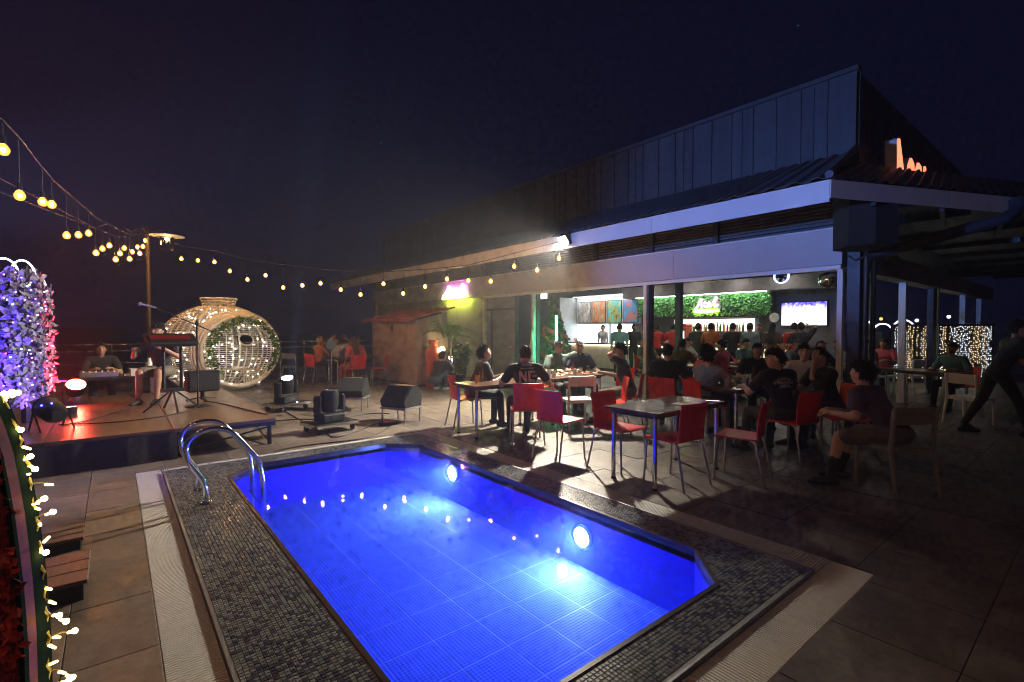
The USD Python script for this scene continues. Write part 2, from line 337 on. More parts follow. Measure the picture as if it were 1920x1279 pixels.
def mosaic_look(name, axes, a, b, line):
    """small blue tiles in a square grid; axes picks the two coordinates of the surface"""
    n = {'g': ('geometry', {}), 'm': ('mapping', dict(rotation=axes)), 'b': ('brick_texture', dict(offset=0.0, scale=1.0, brick_width=0.025, row_height=0.025, mortar_size=0.0024, mortar_smooth=0.3, color1=a, color2=b, mortar=line)),
         'p': ('principled_bsdf', dict(roughness=0.6, specular_ior_level=0.1))}
    LOOK[name] = usdkit.material(stage, '/World/Looks/'+name, n, [('g.position', 'm.vector'), ('m.vector', 'b.vector'), ('b.color', 'p.base_color')], surface='p.BSDF')
mosaic_look('pool_floor', (0, 0, 0), (0.12, 0.19, 0.84), (0.09, 0.15, 0.78), (0.42, 0.62, 1.0))
mosaic_look('pool_wall_x', (PI/2, 0, PI/2), (0.13, 0.06, 0.80), (0.11, 0.05, 0.74), (0.16, 0.10, 0.85))
mosaic_look('pool_wall_y', (PI/2, 0, 0), (0.13, 0.06, 0.80), (0.11, 0.05, 0.74), (0.16, 0.10, 0.85))
pm('pool_joint', (0.50, 0.70, 1.0), 0.5)
FZ = -0.50; MB().box((2.0, 3.8, FZ-0.0453), (2.4, 4.8, 0.088)).build('floor_bed', 'pool_joint', pool)
oc = Polygon(octagon(0.0))
for i in range(7):
    for j in range(14):
        q = sbox(0.9+i*0.35+0.006, 1.4+j*0.35+0.006, 0.9+i*0.35+0.344, 1.4+j*0.35+0.344).intersection(oc)
        if q.area > 0.002: MB().poly(q, 0.02, (0, 0, FZ-0.02)).build('floor_sheet', 'pool_floor', pool)
o = octagon(0.0); oo = octagon(0.08)
for k in range(8):
    a, b, c, d = o[k], o[(k+1) % 8], oo[(k+1) % 8], oo[k]
    MB().poly([a, b, c, d], 0.53, (0, 0, FZ-0.04)).build('pool_wall', 'pool_wall_y' if abs(a[1]-b[1]) < 1e-6 else 'pool_wall_x', pool)
# water: reflecting, letting light pass, slightly milky so that the lamps' beams show in it
usdkit.material(stage, '/World/Looks/pool_water', {
    'f': ('fresnel', dict(IOR=1.33)), 't': ('transparent_bsdf', dict(color=(0.93, 0.95, 1.0))), 'g': ('glossy_bsdf', dict(color=(1, 1, 1), roughness=0.015)), 'mx': ('mix_closure', {}),
    'ge': ('geometry', {}), 'n': ('noise_texture', dict(scale=5.0, detail=2.0)), 'b': ('bump', dict(strength=0.05, distance=0.02)),
    },
    [('f.fac', 'mx.fac'), ('t.BSDF', 'mx.closure1'), ('g.BSDF', 'mx.closure2'), ('ge.position', 'n.vector'), ('n.fac', 'b.height'), ('b.normal', 'g.normal')], surface='mx.closure')
usdkit.material(stage, '/World/Looks/water_body', {'v': ('principled_volume', dict(color=(0.22, 0.36, 1.0), density=0.20, anisotropy=0.3))}, [], volume='v.volume')
LOOK['pool_water'] = UsdShade.Material.Get(stage, '/World/Looks/pool_water')
q = octagon(-0.001); MB().raw([(x, y, 0.006) for x, y in q], [[0, k, k+1] for k in range(1, 7)]).build('pool_water', 'pool_water', kind='structure', label='still clear water of the pool glowing blue from its lamps')
MB().poly(octagon(-0.003), -FZ-0.002, (0, 0, FZ+0.004)).build('water_body', UsdShade.Material.Get(stage, '/World/Looks/water_body'), kind='structure')
for x, y, z, lb in ((3.095, 4.93, -0.16, 'far underwater lamp in the right wall of the pool'), (3.095, 2.86, -0.23, 'near bright underwater lamp in the right wall of the pool')):
    t = thing('pool_lamp', lb, 'pool lamp', (x, y, z)); R = np.array([[0, 0, -1], [0, 1, 0], [1, 0, 0.0]]) @ (rz(0) if x > 2 else np.diag([1, -1, -1.0]))
    MB().lathe([(0, 0), (0.10, 0), (0.105, 0.012), (0.082, 0.022), (0.078, 0.016), (0, 0.014)], n=24, R=R).build('lamp_ring', 'pool_joint', t)
    MB().lathe([(0.078, 0.018), (0.05, 0.034), (0, 0.04)], n=20, R=R).build('lens', 'pool_glow', t)
# slotted drain grates round the coping
edge_cells = []
def grate(label, x0, y0, x1, y1, along):
    g = thing('drain_grate', label, 'drain grate'); pitch, w = 0.0190, 0.0112
    MB().span((x0-0.004, y0-0.004, -0.05), (x1+0.004, y1+0.004, -0.032)).build('channel', 'pit', g)
    mx, my = (x0+x1)/2, (y0+y1)/2; m = MB()
    if along == 'y':
        for xx in (x0+0.003, mx, x1-0.003): m.span((xx-0.003, y0, -0.03), (xx+0.003, y1, -0.008))
    else:
        for yy in (y0+0.003, my, y1-0.003): m.span((x0, yy-0.003, -0.03), (x1, yy+0.003, -0.008))
    m.build('rail', 'grate', g)
    n = int(((y1-y0) if along == 'y' else (x1-x0))/pitch)
    for k in range(n):
        a = (k+0.5)*pitch
        c, s = ((mx, y0+a, -0.006), (x1-x0-0.002, w, 0.012)) if along == 'y' else ((x0+a, my, -0.006), (w, y1-y0-0.002, 0.012))
        d = np.array(c)-EYE; dep = d@_f
        seen = dep > 0.3 and abs(d@_r/dep) < 1.03 and -d@_u/dep < 0.69
        edge_cells.append((-(1/(d@d)**1.5) if seen else d@d, c, s, g))
grate('pale slotted drain grate along the left side of the pool', 0.155, 0.945, 0.374, 6.61, 'y')
grate('pale slotted drain grate along the right side of the pool', 3.436, 1.19, 3.715, 6.61, 'y')
grate('pale slotted drain grate along the near end of the pool', 0.378, 0.945, 3.715, 1.184, 'x')
grate('narrow slotted drain grate along the far end of the pool', 0.378, 6.416, 3.432, 6.61, 'x')
edge_cells.sort(key=lambda t: t[0]); cnt, rests = {}, {}
for _, c, s, g in edge_cells:
    k = str(g.GetPath()); cnt[k] = cnt.get(k, 0)+1
    if cnt[k] <= 150: MB().box(c, s).build('slat', 'grate', g)
    else: rests.setdefault(k, MB()).box(c, s)
for k, m in rests.items(): m.build('slats', 'grate', stage.GetPrimAtPath(k), kind='stuff')
# ladder: two bent rails with treads going down into the water
lad = thing('pool_ladder', 'shiny stainless steel pool ladder with two bent handrails', 'ladder', (0, 0, 0))
for y in (5.00, 5.47):
    arc = [(0.60, y, 0.04), (0.60, y, 0.20), (0.475, y, 0.40)] + [(0.66-0.20*math.cos(a), y, 0.52+0.15*math.sin(a)) for a in np.linspace(-0.25, PI-0.55, 12)] + [(1.03, y, 0.33), (1.06, y, 0.10), (1.05, y, -0.42)]
    MB().tube(bend(arc, 0.08, 5), 0.0215, 12).build('handrail', 'chrome', lad, smooth=50)
    MB().cyl((0.60, y, CT), (0.60, y, CT+0.018), 0.048, 0.04, 16).build('base_flange', 'chrome', lad, smooth=40)
for z in (-0.08, -0.30): MB().rbox((1.06, 5.235, z), (0.08, 0.47, 0.025), 0.006).build('tread', 'chrome', lad)
# ------------------------------------------------ terrace railing and the night city behind it
rl = thing('railing', 'metal terrace railing with two round top rails at the dark edge', 'railing')
for z, r in ((1.05, 0.024), (0.84, 0.018), (0.45, 0.014)): MB().tube([(-9, 20.2, z), (8.85, 20.2, z)], r, 8).build('rail', 'aluminium', rl, smooth=50)
for k in range(13): MB().cyl((-8.9+k*1.47, 20.2, 0), (-8.9+k*1.47, 20.2, 1.04), 0.02, n=8).build('post', 'aluminium', rl, smooth=50)
rng = random.Random(8)
for k, (x, y, w, d, h, lb) in enumerate(((-14, 78, 30, 14, 15.2, 'long dark far building with lit windows left of the lamp post'),
        (18, 92, 22, 12, 14.0, 'low dark far building with few lit windows between the wicker dome and the timber shed'), (-48, 96, 26, 14, 15.0, 'dark far building behind the leafy columns at the far left'))):
    b = thing('far_building', lb, 'building', (x, y, -14))
    MB().span((-w/2, 0, 0), (w/2, d, h)).build('wall', 'far_wall', b); MB().span((-w/2-.3, -.3, h), (w/2+.3, d+.3, h+.35)).build('roof', 'far_wall', b)
    for i in range(int(w/2.6)):
        for j in range(2):
            if rng.random() < 0.4: MB().box((-w/2+1.6+i*2.6, -0.04, h-1.3-j*2.3), (0.34, 0.06, 0.22)).build('lit_window', 'window_white' if rng.random() < .7 else 'window_amber', b)

for (x, y, r_, lb) in ((1496, 48, .75, 'tiny bright planet in the dark sky above the bar roof'), (714, 268, .5, 'tiny faint star low in the sky above the festoon')):
    tag(MB().sph(at_depth(x, y, 900), r_, 1).build('star', 'tiny_white'), lb, 'star')
# ------------------------------------------------ the bar building
bar = thing('bar_building', 'long open fronted bar with grey metal cladding, overhanging roof and pale fascia', 'building')
FX, EX, YE, YC, YF = 9.0, 7.0, 2.31, 2.64, 20.6         # wall plane, eave plane, eave corner, wall corner, far end
rng = random.Random(2)
# tall upper wall of standing seam panels
n = 44; w = (YF-0.5-YC)/n
for k in range(n):
    y0 = YC+k*w; m = MB().box((FX+0.05, y0+w/2, 4.85), (0.04, w-0.004, 1.42)); m.box((FX+0.022, y0+0.012, 4.85), (0.022, 0.022, 1.40))
    if k % 3 == 1: m.box((FX+0.022, y0+w*0.55, 4.85), (0.02, 0.03, 1.38))
    m.build('wall_panel', 'cladding', bar)
MB().span((FX-0.02, YC-0.03, 5.56), (FX+0.14, YF-0.48, 5.63)).build('parapet_cap', 'cladding', bar)
for k in range(16):
    x0 = FX+0.09+k*0.55; MB().box((x0+0.27, YC+0.02, 4.85+0.0), (0.545, 0.04, 1.42)).box((x0+0.01, YC-0.01, 4.85), (0.025, 0.03, 1.40)).build('end_panel', 'cladding', bar)
MB().span((FX+0.07, YC+0.05, 5.35), (23.4, YF-0.5, 5.42)).build('flat_roof', 'roofing', bar)
# lower roof: corrugated sheets sloping up from the eave to the wall
Z0, Z1 = 3.43, 4.31
def roof_sheet(a, b, c, d, name='roof_sheet'):
    """ribbed sheet: eave edge a-b, top edge d-c"""
    a, b, c, d = (np.array(q, float) for q in (a, b, c, d)); nrm = np.cross(b-a, d-a); nrm /= np.linalg.norm(nrm); nrm *= np.sign(nrm[2])
    t = [0, .06, .10, .16, .20, .30, .34, .40, .44, .56, .60, .66, .70, .80, .84, .90, .94, 1.0]; hh = [0, 0, 1, 1, 0]*3+[0, 0, 0]
    hh = [0, 0, 1, 1, 0, 0, 1, 1, 0, 0, 1, 1, 0, 0, 1, 1, 0, 0]
    P = [[(a+(b-a)*u)+((d+(c-d)*u)-(a+(b-a)*u))*v+nrm*0.028*h for v in (0, 1)] for u, h in zip(t, hh)]
    Q = [[p-nrm*0.006 for p in r] for r in P]
    MB().slab(P, Q).build(name, 'roofing', bar)
ys = np.linspace(YC, YF, 24)
roof_sheet((EX-0.06, YE, Z0), (EX-0.06, ys[1], Z0), (FX+0.0, ys[1], Z1), (FX+0.0, YC, Z1))
for a, b in zip(ys[1:], ys[2:]): roof_sheet((EX-0.06, a, Z0), (EX-0.06, b, Z0), (FX, b, Z1), (FX, a, Z1))
DV, NV = np.array([0.9135, -0.4067, 0]), np.array([0.4067, 0.9135, 0])
C0, T0 = np.array([EX-0.06, YE, Z0]), np.array([FX, YC, Z1]); NB = 5
T0b = T0+(0.0, 0.0, -0.20)
for k in range(NB):
    L0, L1, S0, S1 = 0.8*k, 0.8*(k+1), 0.80*k, 0.80*(k+1)
    roof_sheet(C0+DV*L0, C0+DV*L1, T0b+DV*S1, T0b+DV*S0, 'canopy_sheet')
MB().tube([C0+(0, 0, .04), T0+(0, 0, .05)], 0.05, 8).build('hip_cap', 'roofing', bar, smooth=50)
# fascia boards
fy = np.linspace(YE, YF, 8)
for a, b in zip(fy, fy[1:]): MB().span((EX-0.03, a+0.003, 3.14), (EX+0.0, b-0.003, Z0-0.015)).build('fascia', 'fascia', bar)
R = np.stack([DV, NV, (0, 0, 1)], 1); a = np.array([EX-0.03, YE, 0])
MB().box(a+DV*1.0+(0, 0, 3.30), (1.99, 0.03, 0.22), R=R).build('fascia', 'fascia', bar); MB().box(a+DV*3.0+(0, 0, 3.30), (1.99, 0.03, 0.22), R=R).build('fascia', 'fascia', bar)
MB().span((EX+0.003, YE, 3.15), (EX+0.02, YF, 3.40)).build('fascia_back', 'black_metal', bar)
# soffit and rafters of the overhang
for k in range(15):
    y = 3.0+k*1.2; MB().bar((EX+0.05, y, 3.33), (FX-0.02, y, 4.18), 0.06, 0.12).build('rafter', 'column_dark', bar)
# louvres above the beam, split by posts
ye = [2.80, 4.90, 6.36, 7.92, 9.4, 11.0, 12.6]
for i, (a, b) in enumerate(zip(ye, ye[1:])):
    for k in range(13): MB().bar((FX+0.03, a+0.06, 3.20+k*0.062), (FX+0.03, b-0.06, 3.20+k*0.062), 0.055, 0.012, up=(-0.7, 0, 0.7)).build('louvre_slat', 'louvre', bar)
    MB().box((FX+0.02, a, 3.58), (0.10, 0.10, 0.86)).build('louvre_post', 'column_dark', bar)
MB().span((FX+0.10, 2.8, 3.15), (FX+0.13, 12.6, 4.0)).build('louvre_back', 'black_metal', bar)
for k in range(4): MB().span((FX, 12.62+k*2, 3.15), (FX+0.08, 14.6+k*2-0.006, 4.1)).build('upper_wall_panel', 'front_wall', bar)
# beam with a thin ledge, end beam round the corner
for a, b in zip(np.linspace(2.75, YF, 7), np.linspace(2.75, YF, 7)[1:]): MB().span((8.86, a+0.002, 2.56), (9.10, b-0.002, 3.13)).build('beam', 'beam_paint', bar)
MB().span((8.82, 2.75, 3.13), (8.99, YF, 3.148)).build('ledge', 'white_frame', bar)
MB().span((9.102, 2.76, 2.52), (11.1, 2.98, 2.93)).build('end_beam', 'beam_paint', bar); MB().span((11.102, 2.72, 2.52), (23.2, 3.0, 2.92)).build('end_beam', 'front_wall', bar)
# frames of the folding front
MB().span((8.90, 2.78, 2.49), (8.97, 12.42, 2.555)).build('frame_head', 'white_frame', bar)
for y, w in ((2.79, .075), (6.45, .085), (10.11, .085), (12.40, .08)): MB().span((8.90, y-w/2, 0), (8.985, y+w/2, 2.488)).build('frame_post', 'white_frame', bar)
for y, w in ((6.45, .12), (10.11, .12)): MB().span((8.99, y-w/2-.03, 0), (9.10, y+w/2-.03, 2.55)).build('mullion', 'column_dark', bar)
MB().box((9.02, 2.62, 1.55), (0.15, 0.17, 3.1)).build('corner_column', 'column_dark', bar)
MB().box((9.17, 2.66, 1.27), (0.05, 0.07, 2.54)).build('frame_post', 'white_frame', bar)
for x, w, lk in ((12.8, .10, 'white_frame'), (15.35, .34, 'column_dark'), (15.72, .12, 'white_frame'), (19.0, .10, 'white_frame'), (21.6, .1, 'white_frame')): MB().box((x, 2.86, 1.26), (w, 0.12, 2.51)).build('end_post', lk, bar)
for y, lk in ((2.3, 0), ): 
    for dx in (0, .14): MB().cyl((9.0+dx, 2.47-dx*.4, 0), (9.0+dx, 2.47-dx*.4, 2.72), 0.038, n=10).build('downpipe', 'column_dark', bar, smooth=50)
pts = [(9.02, 2.45, 2.66), (9.30, 1.75, 2.86), (9.62, 1.02, 3.08), (9.80, 0.92, 3.2), (9.86, 0.95, 3.36)]
MB().tube(bend(pts, 0.1, 5), 0.085, 12).build('gutter_pipe', 'column_dark', bar, smooth=50)
# trusses carrying the corner canopy
for s in (0.7, 1.9, 3.1):
    o = C0+DV*s; g = (T0b-C0); a, b = o+g*0.05+(0, 0, -0.08), o+g*0.95+(0, 0, -0.08); c, d = o+g*0.05+(0, 0, -0.28), o+g*0.95+(0, 0, -0.95)
    m = MB().bar(a, b, 0.05, 0.07).bar(c, d, 0.05, 0.07)
    for t in (0.25, 0.5, 0.75, 1.0): m.bar(a+(b-a)*t, c+(d-c)*t, 0.035, 0.04, up=(1, 0, 0)); m.bar(a+(b-a)*t, c+(d-c)*(t-.25), 0.035, 0.04, up=(1, 0, 0))
    m.build('truss', 'column_dark', bar)
for s in (0.2, 0.5, 0.8): MB().bar(C0+(T0b-C0)*s+(0, 0, -.08), C0+(T0b-C0)*s+DV*3.9+(0, 0, -.08), 0.05, 0.08).build('purlin', 'column_dark', bar)
for k in range(8):
    xa, xb = 9.0+k*1.9, 9.0+(k+1)*1.9; ya, yb = (max(0.55, 2.31-(q-7.0)*.445) for q in (xa, xb))
    MB().poly([(xa, ya+.05), (xb-.01, yb+.05), (xb-.01, 2.74), (xa, 2.74)], .03, (0, 0, 3.33)).build('canopy_ceiling', 'roofing', bar); MB().bar((xa+.9, min(ya, 1.6), 3.28), (xa+.9, 2.74, 3.28), .05, .09).build('ceiling_beam', 'column_dark', bar)
MB().span((10.7, .52, 3.18), (24.2, .56, 3.40)).build('fascia', 'fascia', bar)
# left part of the front: wall panels and the door
for a, b in zip((12.45, 14.1, 15.9, 17.5, 19.0), (14.1, 15.9, 17.5, 19.0, 20.6)): MB().span((FX, a, 0), (FX+0.1, b-0.02, 2.555)).build('front_wall', 'front_wall', bar)
for y in (17.49, 16.1): MB().box((FX-0.015, y, 1.28), (0.03, 0.05, 2.55)).build('wall_batten', 'steel', bar)
MB().span((FX-0.04, 20.5, 0), (FX+0.08, 20.64, 3.13)).build('corner_trim', 'white_frame', bar)
d = MB().rbox((9.02, 11.52, 1.05), (0.05, 1.10, 2.10), 0.006).build('door', 'door_grey', bar); MB().cyl((8.97, 11.1, 1.02), (8.95, 11.1, 1.02), 0.03).bar((8.95, 11.1, 1.02), (8.95, 11.25, 1.02), .02, .02).build('handle', 'aluminium', d)
MB().span((8.98, 10.95, 2.10), (9.08, 12.36, 2.16)).span((8.98, 10.91, 0), (9.08, 10.96, 2.48)).span((8.98, 12.08, 0), (9.08, 12.14, 2.10)).build('door_frame', 'column_dark', bar)
MB().span((9.02, 10.96, 2.16), (9.06, 12.36, 2.485)).build('transom', 'door_grey', bar); MB().span((9.02, 12.14, 0), (9.06, 12.36, 2.10)).build('side_panel', 'door_grey', bar)
# interior shell
MB().span((FX+0.12, 2.8, 3.36), (23.2, YF-0.1, 3.42)).build('ceiling', 'ceiling_dark', bar)
MB().span((16.1, 5.06, 0), (16.22, YF-0.1, 3.35)).build('back_wall', 'inner_wall', bar); MB().span((15.42, 5.06, 2.72), (16.08, 12.2, 3.35)).build('bulkhead', 'inner_wall', bar)
MB().span((9.12, YF-0.25, 0), (16.1, YF-0.12, 3.35)).build('side_wall', 'inner_wall', bar)
MB().span((15.0, 15.25, 0), (16.08, 15.35, 2.9)).build('kitchen_wall', 'grey_panel', bar)
for k in range(3): MB().span((15.82, 15.37+k*.5, 0), (15.9, 15.86+k*.5, 2.85)).build('wall_board', 'grey_panel', bar)
MB().span((16.02, 11.80, 1.76), (16.09, 15.2, 2.95)).build('menu_wall', 'white_frame', bar)
MB().span((15.95, 11.7, 0.80), (16.08, 15.24, 0.9)).build('hatch_sill', 'grey_panel', bar); MB().span((16.0, 13.27, 0.9), (16.09, 13.36, 1.76)).build('hatch_post', 'grey_panel', bar)
MB().span((16.04, 13.38, 0.92), (16.09, 15.2, 1.74)).build('kitchen_hatch', 'kitchen_glow', bar); MB().span((16.04, 12.25, 0.92), (16.09, 13.25, 1.74)).build('kitchen_hatch', 'kitchen_glow', bar)
for x, y in ((11.0, 6.95), (14.8, 4.1)): MB().box((x, y, 1.68), (0.14, 0.14, 3.36)).build('inner_column', 'column_dark', bar)
for k, x in enumerate((11.2, 13.2)):
    m = MB().bar((x, 2.9, 3.28), (x, 20, 3.28), .06, .06).bar((x, 2.9, 2.92), (x, 20, 2.92), .05, .05)
    for j in range(28): y = 2.9+j*.61; m.bar((x, y, 2.93), (x, y+.3, 3.27), .035, .035, up=(1, 0, 0)); m.bar((x, y+.3, 3.27), (x, y+.61, 2.93), .035, .035, up=(1, 0, 0))
    m.build('roof_truss', 'black_metal', bar)
for x, y in ((14.9, 6.3), (14.9, 7.7), (14.9, 9.2), (14.9, 11.0), (14.9, 12.6), (14.9, 14.2), (12.2, 4.6), (12.2, 8.4), (12.2, 11.8)):
    f = MB().lathe([(0.07, 0.02), (0.09, 0.0), (0.09, -0.05), (0.06, -0.05)], (x, y, 3.32), n=14).build('downlight', 'white_frame', bar); MB().lathe([(0, 0), (0.058, 0)], (x, y, 3.275), n=12).build('lens', 'down_glow', f)
# floodlight on the fascia
t = thing('floodlight', 'glaring white floodlight on a bracket at the fascia', 'floodlight', (6.97, 6.90, 3.33)); ax = np.array([-0.80, 0.16, -0.50]); ax /= np.linalg.norm(ax)
xx = np.cross(ax, (0, 0, 1)); xx /= np.linalg.norm(xx); yy = np.cross(xx, ax); R = np.stack([xx, yy, ax], 1)
MB().rbox(ax*0.06, (0.30, 0.22, 0.08), 0.015, R=R).build('housing', 'black_metal', t); MB().box(ax*0.105, (0.25, 0.17, 0.006), R=R).build('lens', 'flood_glow', t)
MB().bar((0.02, 0, 0.04), ax*0.03, 0.05, 0.04).build('bracket', 'steel', t)
# loudspeaker under the corner
sp = thing('hanging_loudspeaker', 'big black loudspeaker hanging under the roof corner', 'loudspeaker', (8.15, 2.25, 2.68), 38, scale=1.16)
MB().poly([(-.30, -.20), (.30, -.20), (.36, .05), (.22, .27), (-.22, .27), (-.36, .05)], 0.62, (0, 0, 0)).build('cabinet', 'black_cloth', sp)
MB().box((0, -.207, .31), (.54, .01, .56)).build('grille', 'black_cloth', sp)
for q in (.28, -.28): MB().bar((q, 0, .62), (q, 0, .78), .05, .05).build('bracket', 'steel', sp)
MB().tube([(-.1, 0, -.01), (0, 0, -.10), (.2, .02, -.13), (.34, .04, -.05)], .012, 6).build('cable', 'rubber', sp)
# illuminated roof sign: script letters, mostly hidden by the canopy
sg = thing('roof_sign', 'orange lit script letters of a sign above the corner roof', 'sign', (9.92, 2.40, 4.02))
def stroke_shape(lines, w): 
    from shapely.geometry import LineString
    from shapely import union_all
    return union_all([LineString(l).buffer(w, cap_style=1) for l in lines])
Rx = np.array([[1, 0, 0], [0, 0, -1], [0, 1, 0.0]])
for lines, w, x0, nm in (([[(-.20, .02), (.10, .02), (.36, .10)], [(.05, .02), (.04, .30), (.02, .56)], [(.02, .56), (.14, .34), (.30, .06)]], .055, 0, 'letter'),
                         ([[(0, 0), (.03, .28), (.14, .40), (.26, .36)], [(.26, .36), (.30, .28)]], .06, .62, 'letter'),
                         ([[(.04, .12), (0, .25), (.12, .42), (.26, .40), (.30, .2), (.2, .12), (.04, .12)]], .06, 1.12, 'letter'), ([[(0, .1), (.03, .46)], [(.0, .26), (.14, .40), (.24, .42)]], .055, 1.68, 'letter')):
    s = stroke_shape(lines, w); s = s if s.geom_type == 'Polygon' else max(s.geoms, key=lambda g: g.area)
    l = MB().poly(s.buffer(.012), 0.16, (x0, 0.085, 0), Rx).build(nm, 'fascia', sg); MB().poly(s, 0.02, (x0, -0.078, 0), Rx).build('lit_face', 'sign_orange', l)
MB().bar((-.3, .1, -.02), (2.3, .1, -.02), .04, .04).build('sign_rail', 'steel', sg)
# ------------------------------------------------ festoon lights
BX = [(340, 485), (371, 488), (402, 491), (431, 508), (464, 524), (498, 516), (531, 539), (567, 535), (601, 531), (639, 543), (676, 552), (719, 532), (756, 550), (797, 537), (838, 523), (878, 526), (920, 527), (964, 499), (1007, 506), (1048, 484)]
cab_r = [(279, 440), (345, 462), (400, 470), (470, 488), (560, 500), (640, 508), (720, 510), (800, 505), (880, 497), (960, 476), (1052, 452)]
dep_r = lambda x: np.interp(x, [278, 531, 601, 719, 838, 964, 1052], [12.1, 11.8, 11.5, 11.2, 10.6, 10.2, 9.85])
cab_l = [(279, 440), (240, 439), (180, 408), (130, 364), (100, 338), (70, 302), (40, 262), (3, 222)]
dep_l = lambda x: np.interp(x, [0, 40, 100, 170, 278], [4.3, 5.0, 6.4, 8.0, 12.1])
anchor = np.array([-4.2, 1.0, 4.6])
def cable(pts, label):
    c = tag(MB().tube(pts, 0.007, 5).build('string_light_cable', 'rubber'), label, 'cable'); return c
smooth = lambda p: np.array([[np.interp(t, np.linspace(0, 1, len(p)), [q[k] for q in p]) for k in range(3)] for t in np.linspace(0, 1, 60)])
PR = np.array([at_depth(x, y, dep_r(x)) for x, y in cab_r]); PL = np.array([at_depth(x, y, dep_l(x)) for x, y in cab_l]); PL = np.vstack([PL, anchor])
cable(smooth(PR), 'thin drooping festoon cable from the lamp post to the bar fascia')
cable(smooth(PL), 'thin festoon cable rising from the lamp post to the upper left, topmost of the three')



allb = []
for x, y in BX:
    d = dep_r(x); p = at_depth(x, y, d); cy = np.interp(x, [q[0] for q in cab_r], [q[1] for q in cab_r]); allb.append((p, at_depth(x, cy, d)[2], 'r'))
LB = [(6, 280, 4.45), (37, 366, 4.95), (80, 378, 5.9), (97, 383, 6.3), (125, 441, 7.0), (147, 440, 7.5), (166, 437, 7.9)]
for x, y, d in LB:
    cy = np.interp(x, [q[0] for q in cab_l[::-1]], [q[1] for q in cab_l[::-1]]); allb.append((at_depth(x, y, d), at_depth(x, cy, d)[2], 'l'))
M1 = [(180, 474, 8.3), (192, 466, 8.8), (205, 460, 9.2), (225, 475, 9.4), (233, 465, 9.9), (248, 472, 10.3), (258, 463, 10.8), (272, 451, 11.7)]
M2 = [(217, 486, 8.8), (243, 485, 9.5), (262, 475, 10.4), (268, 462, 11.1)]
for L, far, lb in ((M1, (-2.6, 6.2, 3.9), 'middle festoon cable left of the lamp post'), (M2, (-2.9, 7.2, 3.7), 'lowest festoon cable left of the lamp post')):
    q = [at_depth(*b) for b in L]; allb += [(p, p[2]+0.40, 'm') for p in q]
    cable(np.vstack([[far], [p+(0, 0, 0.41) for p in q], [PR[0]]]), lb)
for k, t in enumerate((0.15, 0.3, 0.45, 0.6, 0.75, 0.9)):               # the string goes on beyond the left edge of the view
    p = PL[-2]+(anchor-PL[-2])*t; allb.append((p-(0, 0, .55), p[2], 'o'))
A2 = np.array([2.2, -4.2, 4.4]); cable([anchor+(A2-anchor)*t-np.array([0, 0, 1.2*t*(1-t)*2]) for t in np.linspace(0, 1, 24)], 'festoon cable overhead at the near end of the terrace')
for t in np.linspace(.08, .97, 14): p = anchor+(A2-anchor)*t-np.array([0, 0, 2.4*t*(1-t)]); allb.append((p-(0, 0, .5), p[2], 'n'))
word = {'n': ('globe bulb of the festoon overhead at the near end of the terrace', 'bulbs of the near festoon'), 'r': ('one of the glowing globe bulbs in the drooping row between lamp post and bar', 'bulbs of the right hand festoon'), 'l': ('larger near globe bulb hanging on a long cord at the upper left', 'bulbs of the left hand festoon'),
        'm': ('small glowing globe bulb in the cluster just left of the lamp post', 'bulbs clustered left of the lamp post'), 'o': ('globe bulb of the left festoon where it runs out over the near left corner', 'bulbs of the far left festoon end')}
word = {'r': ('%s globe bulb rightwards from the lamp post in the drooping festoon row', 'bulbs of the right hand festoon'), 'l': ('%s large near globe bulb from the left edge on the upper left cable', 'bulbs of the left hand festoon'),
        'm': ('%s small globe bulb of the cluster left of the lamp post, counted along its cable', 'bulbs clustered left of the lamp post'), 'o': ('%s globe bulb of the left festoon running out over the near left corner', 'bulbs of the far left festoon end'), 'n': ('%s globe bulb from the left on the festoon at the near end', 'bulbs of the near festoon')}
seen_ = {}
for p, zt, s in allb:
    seen_[s] = seen_.get(s, -1)+1; lb = word[s][0] % ORD[seen_[s]] if '%' in word[s][0] else word[s][0]
    t = thing('hanging_bulb', lb, 'light bulb', p, 0, word[s][1])
    MB().lathe([(0, .125), (.016, .12), (.022, .08), (.022, .05), (.0, .05)], n=8).build('socket', 'black_plastic', t)
    MB().lathe([(.012, .055), (.03, .035), (.045, .005), (.046, -.015), (.035, -.042), (.015, -.054), (0, -.056)], n=11).build('globe', 'amber_glass', t, smooth=60); MB().sph((0, 0, -.004), .018, 1, (1, 1, 1.35)).build('filament', 'bulb_glow', t)
    MB().cyl((0, 0, .12), (0, 0, max(zt-p[2], .16)), .004, n=4).build('cord', 'rubber', t)
